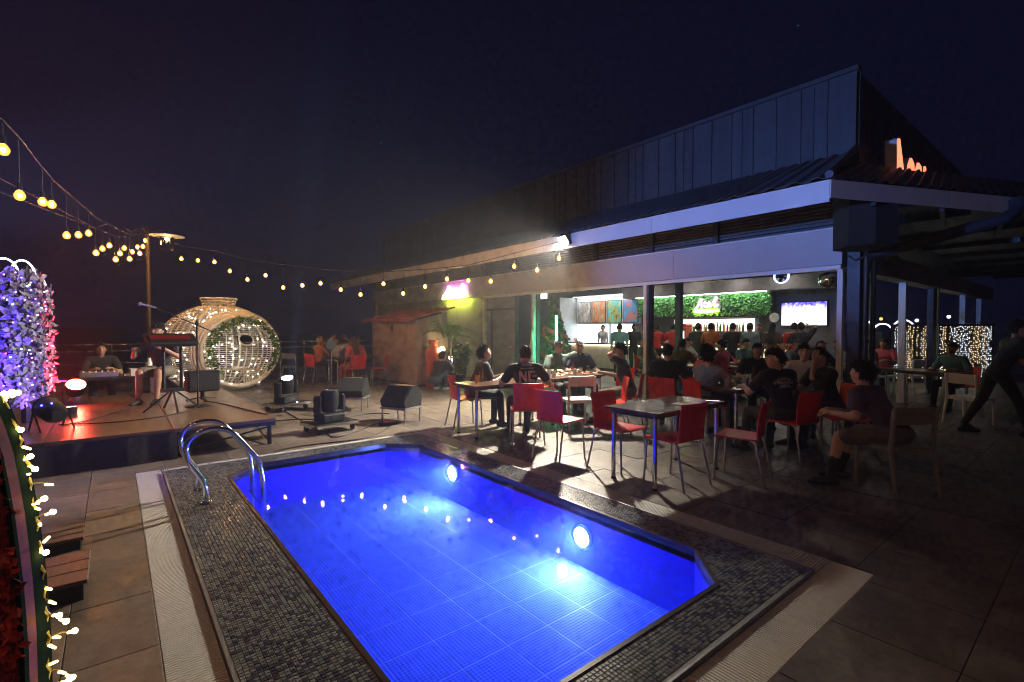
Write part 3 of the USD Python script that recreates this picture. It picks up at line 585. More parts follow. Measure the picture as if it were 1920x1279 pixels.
# ------------------------------------------------ lamp post
lp = thing('lamp_post', 'thin brown lamp post carrying a flat round lamp and the festoon cables', 'lamp post', (0.66, 14.93, 0))
MB().cyl((0, 0, 0), (0, 0, 3.98), 0.05, 0.04, 12).build('pole', 'step_wood', lp, smooth=50); MB().lathe([(0, 0), (.14, 0), (.14, .02), (.06, .05)], n=12).build('base', 'black_metal', lp)
MB().tube(bend([(0, 0, 3.90), (.30, -.32, 3.98), (.37, -.38, 3.86)], .06), 0.018, 8).build('arm', 'black_metal', lp)
MB().lathe([(0, .06), (.10, .05), (.36, .0), (.365, -.012), (.30, -.014), (0, .01)], (.37, -.38, 3.80), n=28).build('shade', 'white_plastic', lp, smooth=40)
MB().lathe([(.15, 0), (.14, -.32), (.13, -.36), (0, -.36)], (.37, -.38, 3.795), n=18).build('lantern_glass', 'lantern_glass' if 'lantern_glass' in LOOK else usdkit.material(stage, '/World/Looks/lantern_glass', {'f': ('fresnel', dict(IOR=1.45)), 't': ('transparent_bsdf', dict(color=(.9, .85, .75))), 'g': ('glossy_bsdf', dict(roughness=.1)), 'm': ('mix_closure', {})}, [('f.fac', 'm.fac'), ('t.BSDF', 'm.closure1'), ('g.BSDF', 'm.closure2')], surface='m.closure'), lp)
MB().sph((.37, -.38, 3.72), .05, 1).build('bulb', 'fairy_glow', lp)
# ------------------------------------------------ stage of folding risers
st = thing('stage', 'low wooden stage of risers with black skirt, open trestle legs at right', 'stage')
SX = [-2.9, -1.75, -0.6, 0.53, 1.66]; SZ = 0.36
for a, b in zip(SX, SX[1:]):
    for c, d in ((7.05, 9.2), (9.2, 11.35)):
        MB().rbox(((a+b)/2, (c+d)/2, SZ-.02), (b-a-.006, d-c-.006, .04), .004).build('riser_top', 'stage_wood', st)
        MB().span((a+.01, c+.01, SZ-.09), (b-.01, c+.04, SZ-.042)).span((a+.01, d-.04, SZ-.09), (b-.01, d-.01, SZ-.042)).span((a+.01, c+.041, SZ-.09), (a+.04, d-.041, SZ-.042)).span((b-.04, c+.041, SZ-.09), (b-.01, d-.041, SZ-.042)).build('riser_frame', 'black_metal', st)
        for x in (a+.06, b-.06):
            for y in (c+.12, d-.12): MB().box((x, y, (SZ-.09)/2), (.045, .045, SZ-.09)).build('leg', 'black_metal', st)
        MB().bar((a+.06, c+.12, .05), (b-.06, c+.12, .24), .02, .02).bar((b-.06, c+.14, .05), (b-.06, d-.14, .22), .02, .02).build('brace', 'black_metal', st)
pts = [(x, 7.03+0.05*(meshkit.fbm(np.array([x*5.3, 0, 0]), 4, 3)-.5)) for x in np.linspace(-2.9, 0.56, 140)]
P = np.array([[(x, y-.03*(1-z/.32)*meshkit.noise(np.array([x*7, 3, 0]), 5), z) for z in (.005, .10, .20, .32)] for x, y in pts]); MB().slab(P, P+(0, .006, 0)).build('skirt', 'black_cloth', st, smooth=True)
# stage lights
def par(name, label, loc, ax, look, r=0.11, L=0.24, glow=0.0):
    t = thing(name, label, 'stage light', loc); ax = np.array(ax, float); ax /= np.linalg.norm(ax)
    x = np.cross(ax, (0, 0, 1)); x /= np.linalg.norm(x); y = np.cross(x, ax); R = np.stack([x, y, ax], 1)
    MB().lathe([(0, -L*.6), (r*.7, -L*.6), (r*.95, -L*.35), (r, 0), (r, L*.4), (r*1.06, L*.4), (r*1.06, L*.44), (r*.93, L*.44), (r*.93, L*.36)], (0, 0, r+.10), 20, R).build('can', 'black_plastic', t, smooth=40)
    MB().lathe([(r*.92, L*.36), (0, L*.38)], (0, 0, r+.10), 18, R).build('lens', look, t)
    c = np.array([0, 0, r+.10]); w = r+.03
    m = MB()
    for s in (-1, 1): m.bar(c+x*s*w, c+x*s*w+np.array([ax[0]*.14, ax[1]*.14, -r-.10]), .03, .008, up=x); m.bar(c+x*s*w, c+x*s*w+np.array([-ax[0]*.18, -ax[1]*.18, -r-.10]), .03, .008, up=x)
    m.build('yoke', 'black_metal', t); MB().box(c-ax*(L*.62), (.12, .12, .05), R=R).build('control_panel', 'black_plastic', t)
    return t, c, ax
p1, c1, a1 = par('stage_light', 'black stage light can standing on the front left of the stage', (-0.60, 7.95, SZ), (-0.35, 0.8, 0.25), 'violet_glow', 0.125, 0.30)
for q in ((-.07, -.1, .30), (.02, -.13, .32), (-.13, .02, .22)): MB().sph(q, .012, 0).build('indicator', 'blue_small', p1)
p2, c2, a2 = par('stage_light', 'stage light glowing bright red at the back of the stage', (-0.50, 10.6, SZ), (0.10, -0.62, 0.70), 'red_glow', 0.135, 0.2)
spot('beam', p2, c2+a2*.14, (0.25, -0.9, -0.16), (1.0, 0.03, 0.02), 20, 48, 0.8, 0.06)
bl = thing('stage_light', 'blue stage light on a tall tripod stand left of the pool', 'stage light', (-2.3, 5.3, 0))
MB().cyl((0, 0, .3), (0, 0, 2.2), .02, n=10).build('pole', 'black_metal', bl)
for a in (20, 140, 260): MB().bar((0, 0, .7), (.5*math.cos(math.radians(a)), .5*math.sin(math.radians(a)), .01), .025, .015).build('leg', 'black_metal', bl)
ax = np.array([10.3, -1.3, 0.9]); ax /= np.linalg.norm(ax); x = np.cross(ax, (0, 0, 1)); x /= np.linalg.norm(x); R = np.stack([x, np.cross(x, ax), ax], 1)
MB().lathe([(0, -.2), (.09, -.19), (.125, 0), (.125, .14), (.115, .14), (.115, .10)], (0, 0, 2.3), 20, R).build('can', 'black_plastic', bl); MB().lathe([(.112, .10), (0, .105)], (0, 0, 2.3), 18, R).build('lens', 'blue_small', bl)
MB().box(np.array([0, 0, 2.3])+ax*(.40, .40, 0)+(0, 0, -.165), (.5, .012, .34), R=np.stack([x, (ax*(1, 1, 0))/np.linalg.norm(ax[:2]), (0, 0, 1)], 1)).build('barn_door', 'black_metal', bl)
spot('beam', bl, np.array([0, 0, 2.3])+ax*.12, ax, (0.15, 0.33, 1.0), 800, 24, 0.7, 0.03)
MB().lathe([(0, -.13), (.06, -.12), (.085, 0), (.085, .10), (.078, .10)], (0, 0, 1.75), 18, np.stack([x, np.cross(x, (.88, .38, -.55)), (.86, .37, -.54)], 1)).build('can', 'black_plastic', bl)
spot('beam', bl, (.12, .05, 1.67), (2.5, 1.25, -1.7), (0.30, 0.16, 1.0), 42, 26, 0.9, 0.04)
# LED bar lying on the stage, speaker on the stage
lb = thing('light_bar', 'slim white metal light bar lying at the back left of the stage', 'light bar', (-1.12, 10.75, SZ)); MB().rbox((0, 0, .07), (.62, .07, .07), .01).build('housing', 'white_frame', lb); MB().box((-.25, 0, .018), (.04, .12, .036)).box((.25, 0, .018), (.04, .12, .036)).build('foot', 'black_metal', lb)
for k, (x, h) in enumerate(((-1.75, .5), (-1.62, .46), (-1.50, .55), (-1.40, .42))): tag(MB().cyl((x, 10.2+.25*k, SZ), (x, 10.2+.25*k, SZ+h), .018, n=8).box((x, 10.2+.25*k, SZ+.01), (.12, .12, .02)).build('short_post', 'chrome'), ('leftmost', 'second', 'third', 'rightmost')[k]+' of the short shiny posts below the leafy columns', 'post')
# moving head lights on dollies
def moving_head(label, loc, rot, up, on):
    t = thing('moving_head_light', label, 'moving head light', loc, rot)
    d = MB().rbox((0, 0, .12), (.66, .50, .035), .006).build('dolly', 'black_plastic', t)
    MB().span((-.335, -.262, .095), (.335, -.252, .145)).span((-.335, .252, .095), (.335, .262, .145)).span((-.345, -.25, .095), (-.335, .25, .145)).span((.335, -.25, .095), (.345, .25, .145)).build('edge_trim', 'chrome', d)
    for x in (-.27, .27):
        for y in (-.19, .19): MB().cyl((x-.018, y, .045), (x+.018, y, .045), .045, n=14).box((x, y, .085), (.05, .05, .03)).build('caster', 'rubber', t)
    MB().rbox((0, 0, .205), (.36, .30, .13), .02).build('base', 'black_plastic', t); MB().box((0, -.153, .215), (.10, .006, .05)).build('display', 'glass_dark', t)
    for s in (-1, 1): MB().rbox((s*.19, 0, .40), (.07, .17, .30), .025).build('yoke_arm', 'black_plastic', t)
    MB().rbox((0, 0, .285), (.40, .17, .05), .015).build('yoke_base', 'black_plastic', t)
    ca, sa = math.cos(.42 if on else .12), math.sin(.42 if on else .12); Rh = rz(-rot-8) @ np.array([[1, 0, 0], [0, ca, -sa], [0, sa, ca]])
    MB().lathe([(0, -.16), (.11, -.16), (.135, -.08), (.135, .10), (.115, .17), (.10, .17), (.10, .155)], (0, 0, .46), 22, Rh).build('head', 'black_plastic', t, smooth=40)
    MB().lathe([(.10, .16), (.05, .175), (0, .178)], (0, 0, .46), 18, Rh).build('lens', 'head_glow' if on else 'glass_dark', t)
    if on: MB().sph((.02, -.26, .16), .016, 1).build('indicator', 'rope_white', t)
    return t
mh = moving_head('moving head stage light on a wheeled dolly shining a pale beam straight up', (2.55, 10.02, 0), 25, 1, True)
spot('beam', mh, (0.05, -.06, .66), rz(-33) @ np.array([.06, -.30, 1]), (0.35, 0.5, 1.0), 2200, 3.6, 0.2, 0.05)
moving_head('unlit black moving head stage light on a wheeled dolly in front of the stage', (2.53, 7.55, 0), 12, 1, False)
# wedge monitors on low stands
def wedge(label, loc, rot):
    t = thing('monitor_speaker', label, 'loudspeaker', loc, rot); R = np.array([[0, 0, 1], [1, 0, 0], [0, 1, 0.0]])
    MB().poly([(-.22, .26), (.20, .26), (.24, .36), (.02, .60), (-.12, .60), (-.24, .40)], .50, (-.25, 0, 0), R).build('cabinet', 'black_plastic', t)
    a, b = np.array([0, .24, .36]), np.array([0, .02, .60]); c = (a+b)/2; n = np.array([0, .24, .22]); n /= np.linalg.norm(n); u = (b-a)/np.linalg.norm(b-a)
    MB().box(c+n*.006, (.46, .29, .012), R=np.stack([(1, 0, 0), u, n], 1)).build('grille', 'black_cloth', t); MB().box((0, -.05, .602), (.30, .16, .006)).build('top_label', 'step_wood', t)
    m = MB().box((0, 0, .24), (.52, .46, .03)); m.build('stand_top', 'steel', t)
    for x in (-.23, .23):
        for y in (-.2, .2): MB().cyl((x, y, 0), (x, y, .225), .016, n=8).build('leg', 'steel', t)
wedge('black wedge monitor speaker on a low metal stand nearest the pool', (3.72, 7.55, 0), 115); wedge('black wedge monitor speaker on a low stand behind the dark moving head', (3.55, 9.25, 0), 140)
# cables on the floor
def floor_cable(px, label, r=.009):
    g = []
    for x, y in px: d = _f+_r*(x-960)/FOC-_u*(y-639.5)/FOC; g.append(EYE+d*(-(1.55-r)/d[2]))
    g = np.array(g); t = np.linspace(0, 1, len(g)); s = np.linspace(0, 1, 12*len(g))
    from scipy.interpolate import CubicSpline
    tag(MB().tube(CubicSpline(t, g)(s), r, 6).build('floor_cable', 'rubber'), label, 'cable')
floor_cable([(515, 846), (600, 832), (670, 824), (712, 812), (735, 795)], 'black cable curving from the stage leg past the pool end to the wedge speaker')
floor_cable([(532, 770), (560, 786), (592, 806)], 'black cable between the two moving head lights')
floor_cable([(510, 790), (545, 787), (590, 786)], 'short black cable between stage corner and dark moving head')
floor_cable([(648, 784), (690, 776), (730, 776)], 'black cable behind the near wedge speaker')
def stage_cable(pts, label):
    from scipy.interpolate import CubicSpline
    t = np.linspace(0, 1, len(pts)); tag(MB().tube(CubicSpline(t, np.array([(*p, SZ+.008) for p in pts]))(np.linspace(0, 1, 40)), .007, 6).build('stage_cable', 'rubber'), label, 'cable')
stage_cable([(-.55, 8.2), (-.2, 8.5), (.1, 9.2), (.3, 9.9), (.2, 11.2)], 'thin black cable across the stage from the black light can to the back')
stage_cable([(1.12, 9.4), (1.3, 8.9), (1.45, 8.2), (1.62, 7.4)], 'thin black cable from the amplifier to the right front stage corner')
stage_cable([(.98, 8.85), (.7, 8.3), (.2, 8.0), (-.4, 8.15)], 'thin black cable from the microphone base to the left along the stage')
floor_cable([(617, 806), (640, 818), (690, 800), (720, 792)], 'black cable from the dark moving head to the near wedge speaker')
pb = thing('power_board', 'small red and black power board under the near wedge speaker', 'power strip', (3.42, 7.4, 0)); MB().rbox((0, 0, .02), (.30, .09, .04), .008).build('body', 'black_plastic', pb); MB().box((0, 0, .045), (.14, .07, .03)).build('plug', 'orange_plastic', pb)
ls = thing('light_stand', 'thin black stand with a small round lamp head behind the dark moving head', 'stand', (3.05, 9.0, 0))
MB().cyl((0, 0, .05), (0, 0, 1.22), .016, n=8).build('pole', 'black_metal', ls)
for a in (0, 120, 240): MB().bar((0, 0, .35), (.36*math.cos(math.radians(a)), .36*math.sin(math.radians(a)), .01), .02, .02).build('leg', 'black_metal', ls)
MB().lathe([(0, -.05), (.09, -.04), (.09, .03), (0, .03)], (0, 0, 1.26), 16, np.array([[1, 0, 0], [0, 0, -1], [0, 1, 0.0]])).build('lamp_head', 'black_plastic', ls)
fl = stage.GetPrimAtPath('/World/floodlight')
spot('beam', fl, (-.12, -.04, -.08), (-0.75, 0.06, -0.65), (1.0, 0.90, 0.72), 900, 62, 0.85, 0.09)
# ------------------------------------------------ leaves
def leaf_mesh(rng, m, p, n, size, droop=0.3):
    """one folded leaf: a diamond bent along its midrib"""
    n = np.asarray(n, float); n /= np.linalg.norm(n)+1e-9; a = np.cross(n, rng.normal(size=3)); a /= np.linalg.norm(a)+1e-9; b = np.cross(n, a)
    L, w = size*rng.uniform(.7, 1.3), size*rng.uniform(.28, .42)
    p = np.asarray(p, float)
    m.raw([p, p+b*L*.5+a*w+n*.02*size, p+b*L-n*droop*size*.3, p+b*L*.5-a*w+n*.02*size, p+b*L*.5-n*size*.06], [[0, 1, 4], [1, 2, 4], [4, 2, 3], [0, 4, 3]])
# leafy columns at the left, wound with fairy lights, white loops on top
def leafy_column(label, loc, h, r, look, seed, n):
    rng = np.random.default_rng(seed); t = thing('leafy_column', label, 'leafy column', loc)
    MB().cyl((0, 0, 0), (0, 0, h), .05, n=8).build('pole', 'black_metal', t); m = MB()
    for _ in range(n):
        z = rng.uniform(.66, h); a = rng.uniform(0, 2*PI); rr = r*(.75+.35*meshkit.noise(np.array([a*1.5, z*4, seed]), 1))*math.sqrt(rng.uniform(.55, 1)); d = np.array([math.cos(a), math.sin(a), rng.uniform(-.3, .6)])
        leaf_mesh(rng, m, (rr*d[0], rr*d[1], z), d+rng.normal(size=3)*.35, .085)
    m.build('leaves', look, t, kind='stuff')
    for k, lk in enumerate(('fl_white', 'fl_violet', 'fl_red')):
        q = MB()
        for _ in range({'violet': (26, 50, 5), 'red': (10, 3, 34)}[('violet', 'red')['red' in label]][k]):
            a, z = rng.uniform(0, 2*PI), rng.uniform(.7, h); q.sph((r*1.02*math.cos(a), r*1.02*math.sin(a), z), .010, 0)
        q.build('fairy_lights', lk, t, kind='stuff')
    g = np.linspace(0, PI, 14); R = r*.8
    MB().tube([(R*math.cos(a)*.62, R*math.cos(a)*.78, h-.05+.20*math.sin(a)) for a in g], .011, 8).build('light_loop', 'rope_white', t)
em('fl_white', (0.6, 0.75, 1.0), 7.0); em('fl_violet', (0.30, 0.12, 1.0), 9.0); em('fl_red', (1.0, 0.05, 0.08), 9.0)
leafy_column('tall leafy column glowing violet and blue at the left edge of the photo', at_depth(12, 617, 5.75)*(1, 1, 0), 2.22, .21, 'white_leaf', 1, 1500)
leafy_column('tall violet lit leafy column with a bright white loop, second from the left', at_depth(46, 617, 6.2)*(1, 1, 0), 2.26, .20, 'white_leaf', 2, 1500)
leafy_column('slim leafy column glowing red, rightmost of the three', at_depth(76, 617, 6.9)*(1, 1, 0), 2.12, .13, 'white_leaf', 3, 950)
ul = thing('uplight', 'small violet uplight at the foot of the leafy columns', 'stage light', (-1.25, 7.3, SZ)); MB().lathe([(0, 0), (.07, 0), (.08, .12), (.07, .12)], n=14).build('can', 'black_plastic', ul); MB().lathe([(.07, .115), (0, .12)], n=14).build('lens', 'violet_glow', ul)
spot('beam', ul, (0, 0, .18), (-0.35, 0.55, 0.85), (0.10, 0.04, 1.0), 260, 60, 0.5, 0.05)
rc = at_depth(76, 617, 6.9); ul = thing('uplight', 'small red uplight below the red leafy column', 'stage light', (rc[0]+.32, rc[1]-.30, SZ)); MB().lathe([(0, 0), (.06, 0), (.07, .10), (.06, .10)], n=14).build('can', 'black_plastic', ul); MB().lathe([(.06, .095), (0, .1)], n=14).build('lens', 'red_glow', ul)
spot('beam', ul, (0, 0, .16), (-0.26, 0.24, 0.95), (1.0, 0.03, 0.04), 300, 50, 0.5, 0.04)
# ------------------------------------------------ dark round arch at the left edge with a string of fairy lights on its rim
pn = thing('decor_arch', 'dark green rounded decor arch at the left edge, its rim wound with yellow fairy lights', 'decor arch')
edge = [(12, 742), (36, 800), (52, 850), (63, 905), (73, 960), (81, 1020), (88, 1080), (93, 1140), (97, 1200), (99, 1279), (99, 1380), (96, 1500), (88, 1640)]
inner = [(x-42-0.02*(y-740), y+8) for x, y in edge]
D0 = 1.12
F2 = np.array([math.sin(YAW), math.cos(YAW), 0])
def dep_pt(x, y, d): return at_depth(x, y, d)
E1 = np.array([dep_pt(x, y, D0) for x, y in edge]); I1 = np.array([dep_pt(x-52, y+6, D0-.075) for x, y in edge])
MB().slab(np.stack([I1, E1], 1), np.stack([I1-_r*.012, E1-_r*.012], 1)).build('rim_board', usdkit and pm('arch_green', (0.010, 0.018, 0.013), 0.9, specular_ior_level=0.0), pn)
J1 = I1-_r*.22; MB().slab(np.stack([J1, I1-_r*.002], 1)+F2*.005, np.stack([J1, I1-_r*.002], 1)+F2*.03).build('inner_board', pm('arch_red', (0.16, 0.012, 0.012), 0.7, var=0.5, scale=30), pn)
rng = np.random.default_rng(4); q = MB()
for _ in range(420):
    k = rng.uniform(2, 9.9); i = int(k); p = I1[i]*(1-(k-i))+I1[i+1]*(k-i)-_r*(.012+abs(rng.normal())*.06)-F2*.004; leaf_mesh(rng, q, p, -F2+rng.normal(size=3)*.6, .03)
q.build('red_tinsel', pm('tinsel', (0.35, 0.03, 0.03), 0.4, var=.4, island=.6), pn, kind='stuff')
for k in range(7): i = 6+k*.75; j = int(i); p = I1[j]*(1-i+j)+I1[j+1]*(i-j)-_r*.055+F2*.02; MB().tube([p+_r*.02*math.cos(a)+_u*.012*math.sin(a)*1.5 for a in np.linspace(0, PI*1.4, 8)], .005, 5).build('cord_loop', 'white_cloth', pn)
fs = thing('fairy_light_string', 'string of warm yellow fairy lights along the rim of the dark decor arch', 'fairy lights')
w = [E1[i]*(1-t)+E1[i+1]*t-F2*.01+_r*.004*math.sin(9*(i+t))+F2*.004*math.cos(13*(i+t)) for i in range(len(E1)-2) for t in np.linspace(0, 1, 6, endpoint=False)]
MB().tube(w, .0028, 5).build('wire', usdkit and pm('fairy_wire', (0.55, 0.45, 0.12), 0.4), fs)
MB().tube([p+_r*.003*math.sin(k*1.1)-F2*.004*math.cos(k*1.1) for k, p in enumerate(w)], .0025, 5).build('wire', 'fairy_wire', fs)
BL = [(8, 738, 1), (22, 735, 1), (33, 737, 1), (14, 745, 0), (39, 806, 1), (57, 842, 0), (57, 856, 1), (66, 880, 1), (56, 889, 0), (98, 909, 0), (83, 935, 1), (72, 944, 0), (74, 955, 0), (99, 960, 1), (76, 985, 0), (92, 1007, 0), (86, 1036, 1), (96, 1105, 0), (104, 1132, 0), (111, 1154, 1), (124, 1165, 1), (140, 1183, 1), (112, 1195, 0), (104, 1215, 0), (107, 1240, 0), (122, 1262, 0), (136, 1270, 1), (128, 1277, 1)]
for x, y, on in BL:
    p = dep_pt(x, y, D0-.012); k = int(np.argmin([np.linalg.norm(p-q) for q in w])); a = w[k]; d = p-a; L = np.linalg.norm(d); d = d/L if L > 1e-4 else _r
    b = MB().cyl(p-d*.016, p+d*.001, .0035, .0026, 6).build('bulb', 'fairy_dim', fs)
    if on: MB().sph(p, .0062, 1).build('glow', 'fairy_glow', b)
    if L > .02: MB().tube([a, (a+p)/2+_u*.004, p-d*.014], .0016, 4).build('lead', 'fairy_wire', fs)
# wooden steps beside the arch
for loc, sz, lb in (((-.37, 4.72, .0), (.36, .34, .09), 'brown wooden step block on the paving behind the decor arch, farther of two'), ((-.33, 3.93, .0), (.38, .50, .12), 'brown wooden step block on the paving beside the decor arch, nearer of two')):
    t = thing('wooden_step', lb, 'step', loc)
    for k in range(3): MB().rbox((0, -sz[1]/2+sz[1]/3*(k+.5), sz[2]-.012), (sz[0], sz[1]/3-.005, .024), .004).build('plank', 'step_wood', t)
    MB().span((-sz[0]/2+.02, -sz[1]/2+.02, 0), (sz[0]/2-.02, sz[1]/2-.02, sz[2]-.026)).build('frame', 'black_metal', t)
# ------------------------------------------------ wicker dome (pumpkin shaped garden seat)
dm = thing('wicker_dome', 'round white wicker dome seat strung with small lights and garland, round opening in front', 'garden dome', (2.12, 14.72, 0))
A, ZC, BZ = 1.36, 1.02, 1.14
od = np.array([-0.02, -1.0, 0.02]); od /= np.linalg.norm(od); od0 = math.atan2(od[1], od[0])+math.radians(27); od = np.array([math.cos(od0), math.sin(od0), -0.03]); OPEN = math.radians(50)
def dome_pt(az, ph):
    z = ZC+BZ*math.sin(ph); return np.array([A*math.cos(ph)*math.cos(az), A*math.cos(ph)*math.sin(az), z])
def inside_open(p): q = np.array([p[0]/A, p[1]/A, (p[2]-ZC)/BZ]); q /= np.linalg.norm(q)+1e-9; return q@od > math.cos(OPEN)
hole = np.array([.86, 1.09, .28]); hole /= np.linalg.norm(hole)
def inside_hole(p): q = np.array([p[0]/A, p[1]/A, (p[2]-ZC)/BZ]); q /= np.linalg.norm(q)+1e-9; return q@hole > math.cos(.14)
def arcs(fn, ts):
    run, out = [], []
    for t in ts:
        p = fn(t)
        if inside_open(p) or inside_hole(p) or p[2] < 0.02:
            if len(run) > 2: out.append(run)
            run = []
        else: run.append(p)
    if len(run) > 2: out.append(run)
    return out
for ph in np.linspace(-1.02, 1.28, 46):
    m = MB()
    for r_ in arcs(lambda a: dome_pt(a, ph), np.linspace(od0, od0+2*PI, 72)): m.tube(r_, .013, 5)
    if m.n: m.build('hoop', 'wicker', dm, smooth=60)
for k in range(48):
    m = MB()
    for r_ in arcs(lambda p: dome_pt(od0+2*PI*(k+.5)/48, p), np.linspace(-1.1, 1.32, 40)): m.tube(r_, .017 if k % 4 else .028, 5)
    if m.n: m.build('rib', 'wicker', dm, smooth=60)
ux = np.cross(od, (0, 0, 1)); ux /= np.linalg.norm(ux); uy = np.cross(ux, od)
def ring_pt(a, op=OPEN, k=1.0): q = od*math.cos(op)+(ux*math.cos(a)+uy*math.sin(a))*math.sin(op); return np.array([A*q[0]*k, A*q[1]*k, max(ZC+BZ*q[2]*k, .05)])
ga = np.linspace(0, 2*PI, 64, endpoint=False)
for off, r_ in ((0, .055), (.05, .05), (.10, .045), (.145, .04)): MB().tube([ring_pt(a, OPEN+off, 1.01) for a in ga], r_, 8, close=True).build('opening_band', 'wicker', dm, smooth=True)
hx = np.cross(hole, (0, 0, 1)); hx /= np.linalg.norm(hx); hy = np.cross(hx, hole)
MB().tube([[A*q[0], A*q[1], ZC+BZ*q[2]] for q in (hole*math.cos(.15)+(hx*math.cos(a)+hy*math.sin(a))*math.sin(.15) for a in ga)], .025, 6, close=True).build('window_ring', 'wicker', dm)
for z, r_ in ((2.19, .36), (2.26, .38), (2.33, .41)): MB().tube([(r_*math.cos(a), r_*math.sin(a), z) for a in ga], .018, 6, close=True).build('crown_ring', 'wicker', dm)
m = MB()
for a in ga[::4]: m.bar((.35*math.cos(a), .35*math.sin(a), 2.12), (.41*math.cos(a), .41*math.sin(a), 2.34), .02, .02)
m.build('crown_bars', 'wicker', dm); MB().lathe([(0, 2.345), (.42, 2.335), (.42, 2.325), (0, 2.33)], n=28).build('crown_top', 'wicker', dm)
# seat inside
seat_r = np.stack([-ux, -od*np.array([1, 1, 0]), (0, 0, 1)], 1)
for s in (-1, 0, 1):
    c = np.array([0, 0, 0])-od*.35*np.array([1, 1, 0])+ux*s*.68+(-od*.0); c = c+(od*.28*np.array([1, 1, 0]) if s else -od*.25*np.array([1, 1, 0]))
    bx = (.62, .45) if s == 0 else (.46, .8)
    MB().box(c+(0, 0, .44), (bx[0]*1.15, bx[1], .04), R=seat_r).build('seat_top', 'wicker', dm)
    m = MB()
    for k in range(7): m.box(c+seat_r@np.array([(-.5+k/6)*bx[0], -bx[1]/2+.02, 0])+(0, 0, .22), (.03, .03, .42), R=seat_r)
    m.box(c+seat_r@np.array([0, -bx[1]/2+.02, 0])+(0, 0, .08), (bx[0], .03, .04), R=seat_r); m.build('seat_front', 'wicker', dm)
c = -od*.05*np.array([1, 1, 0])+ux*.72; MB().rbox(c+(0, 0, .70), (.42, .14, .40), .05, R=seat_r).build('cushion', 'cushion', dm)
MB().box(-od*.5*np.array([1, 1, 0])+(0, 0, .56), (.05, .05, 1.0)).box(-od*1.2*np.array([1, 1, 0])+(0, 0, .95), (.9, .03, .05), R=seat_r).build('inner_post', 'wicker', dm)
rng = np.random.default_rng(11); q = MB()
for _ in range(620):
    a = rng.uniform(-0.75, PI+.75); p = ring_pt(a, OPEN-.10-abs(rng.normal())*.05, 1.0)+rng.normal(size=3)*.04
    leaf_mesh(rng, q, p, od+rng.normal(size=3)*.7, .085)
q.build('garland', 'leaf_light', dm, kind='stuff')
q = MB()
for _ in range(420):
    az, ph = rng.uniform(0, 2*PI), rng.uniform(-.8, 1.1); p = dome_pt(az, ph)
    if not inside_open(p) and not inside_hole(p) and p[2] > .2: q.sph(p*(.985, .985, 1) if p@od < 0 else p*(1.01, 1.01, 1), .011, 0)
for a in np.linspace(0, 2*PI, 26): q.sph(ring_pt(a, OPEN-.02, 1.02)+rng.normal(size=3)*.02, .012, 0)
q.build('fairy_lights', em('fl_dome', (1.0, .95, .85), 26.0), dm, kind='stuff')
# ------------------------------------------------ timber shed
sh = thing('garden_shed', 'brown garden shed with double doors and sloping red roof', 'shed', (6.22, 11.72, 0))
SL, SW = 2.85, .95
for a, b in ((0, .55), (2.3, SL)):
    n = 3
    for k in range(n): MB().span((0, a+(b-a)/n*k+.003, .06), (.03, a+(b-a)/n*(k+1)-.003, 1.80)).build('wall_plank', 'shed_wall', sh)
for k in range(6): MB().span((.032+k*.153, 0, .06), (.18+k*.153, .03, 1.80+.04*k)).build('wall_plank', 'shed_wall', sh)
for a, b in ((.56, 1.42), (1.43, 2.29)):
    d = MB().rbox((.012, (a+b)/2, .90), (.035, b-a, 1.64), .006).build('door', 'shed_wall', sh); MB().span((-.010, a+.10, .25), (-.004, b-.10, .82)).span((-.010, a+.10, .95), (-.004, b-.10, 1.55)).build('panel', 'shed_wall', d)
MB().span((.0, .55, 1.73), (.03, 2.3, 1.80)).build('lintel', 'shed_wall', sh); MB().rbox((-.025, 1.42, 1.58), (.02, .05, .16), .006).build('latch', 'black_metal', sh)
MB().span((.03, SL-.03, .06), (SW, SL, 1.95)).span((SW-.03, .03, .06), (SW, SL-.03, 2.0)).span((.03, .03, .03), (SW-.03, SL-.03, .06)).build('back_wall', 'shed_wall', sh); MB().span((-.01, -.01, 0), (SW, SL, .055)).build('base', 'step_wood', sh)
for k in range(8):
    y0, y1 = -.22+k*(SL+.44)/8, -.22+(k+1)*(SL+.44)/8
    MB().bar((-.24, (y0+y1)/2, 1.80), (SW+.12, (y0+y1)/2, 2.13), y1-y0-.004, .025).bar((-.24, y0+.02, 1.82), (SW+.12, y0+.02, 2.15), .035, .03).build('roof_board', 'shed_roof', sh)
MB().box((-.24, SL/2, 1.785), (.025, SL+.44, .07)).build('eave_board', 'shed_roof', sh)
# gas cylinder
gc = thing('gas_cylinder', 'tall orange red gas cylinder in front of the shed corner', 'gas cylinder', (6.52, 11.38, 0))
MB().lathe([(0, .03), (.15, .03), (.185, .10), (.19, .16), (.19, .92), (.17, 1.02), (.11, 1.10), (.06, 1.12), (0, 1.12)], n=24).build('body', 'gas_red', gc, smooth=40)
MB().lathe([(.10, 1.10), (.115, 1.10), (.115, 1.26), (.10, 1.26), (.10, 1.10)], n=20).build('collar', 'gas_red', gc); MB().lathe([(.15, 0), (.17, 0), (.17, .06), (.15, .06), (.15, 0)], n=20).build('foot_ring', 'gas_red', gc); MB().cyl((0, 0, 1.11), (0, 0, 1.2), .03).build('valve', 'gold', gc)
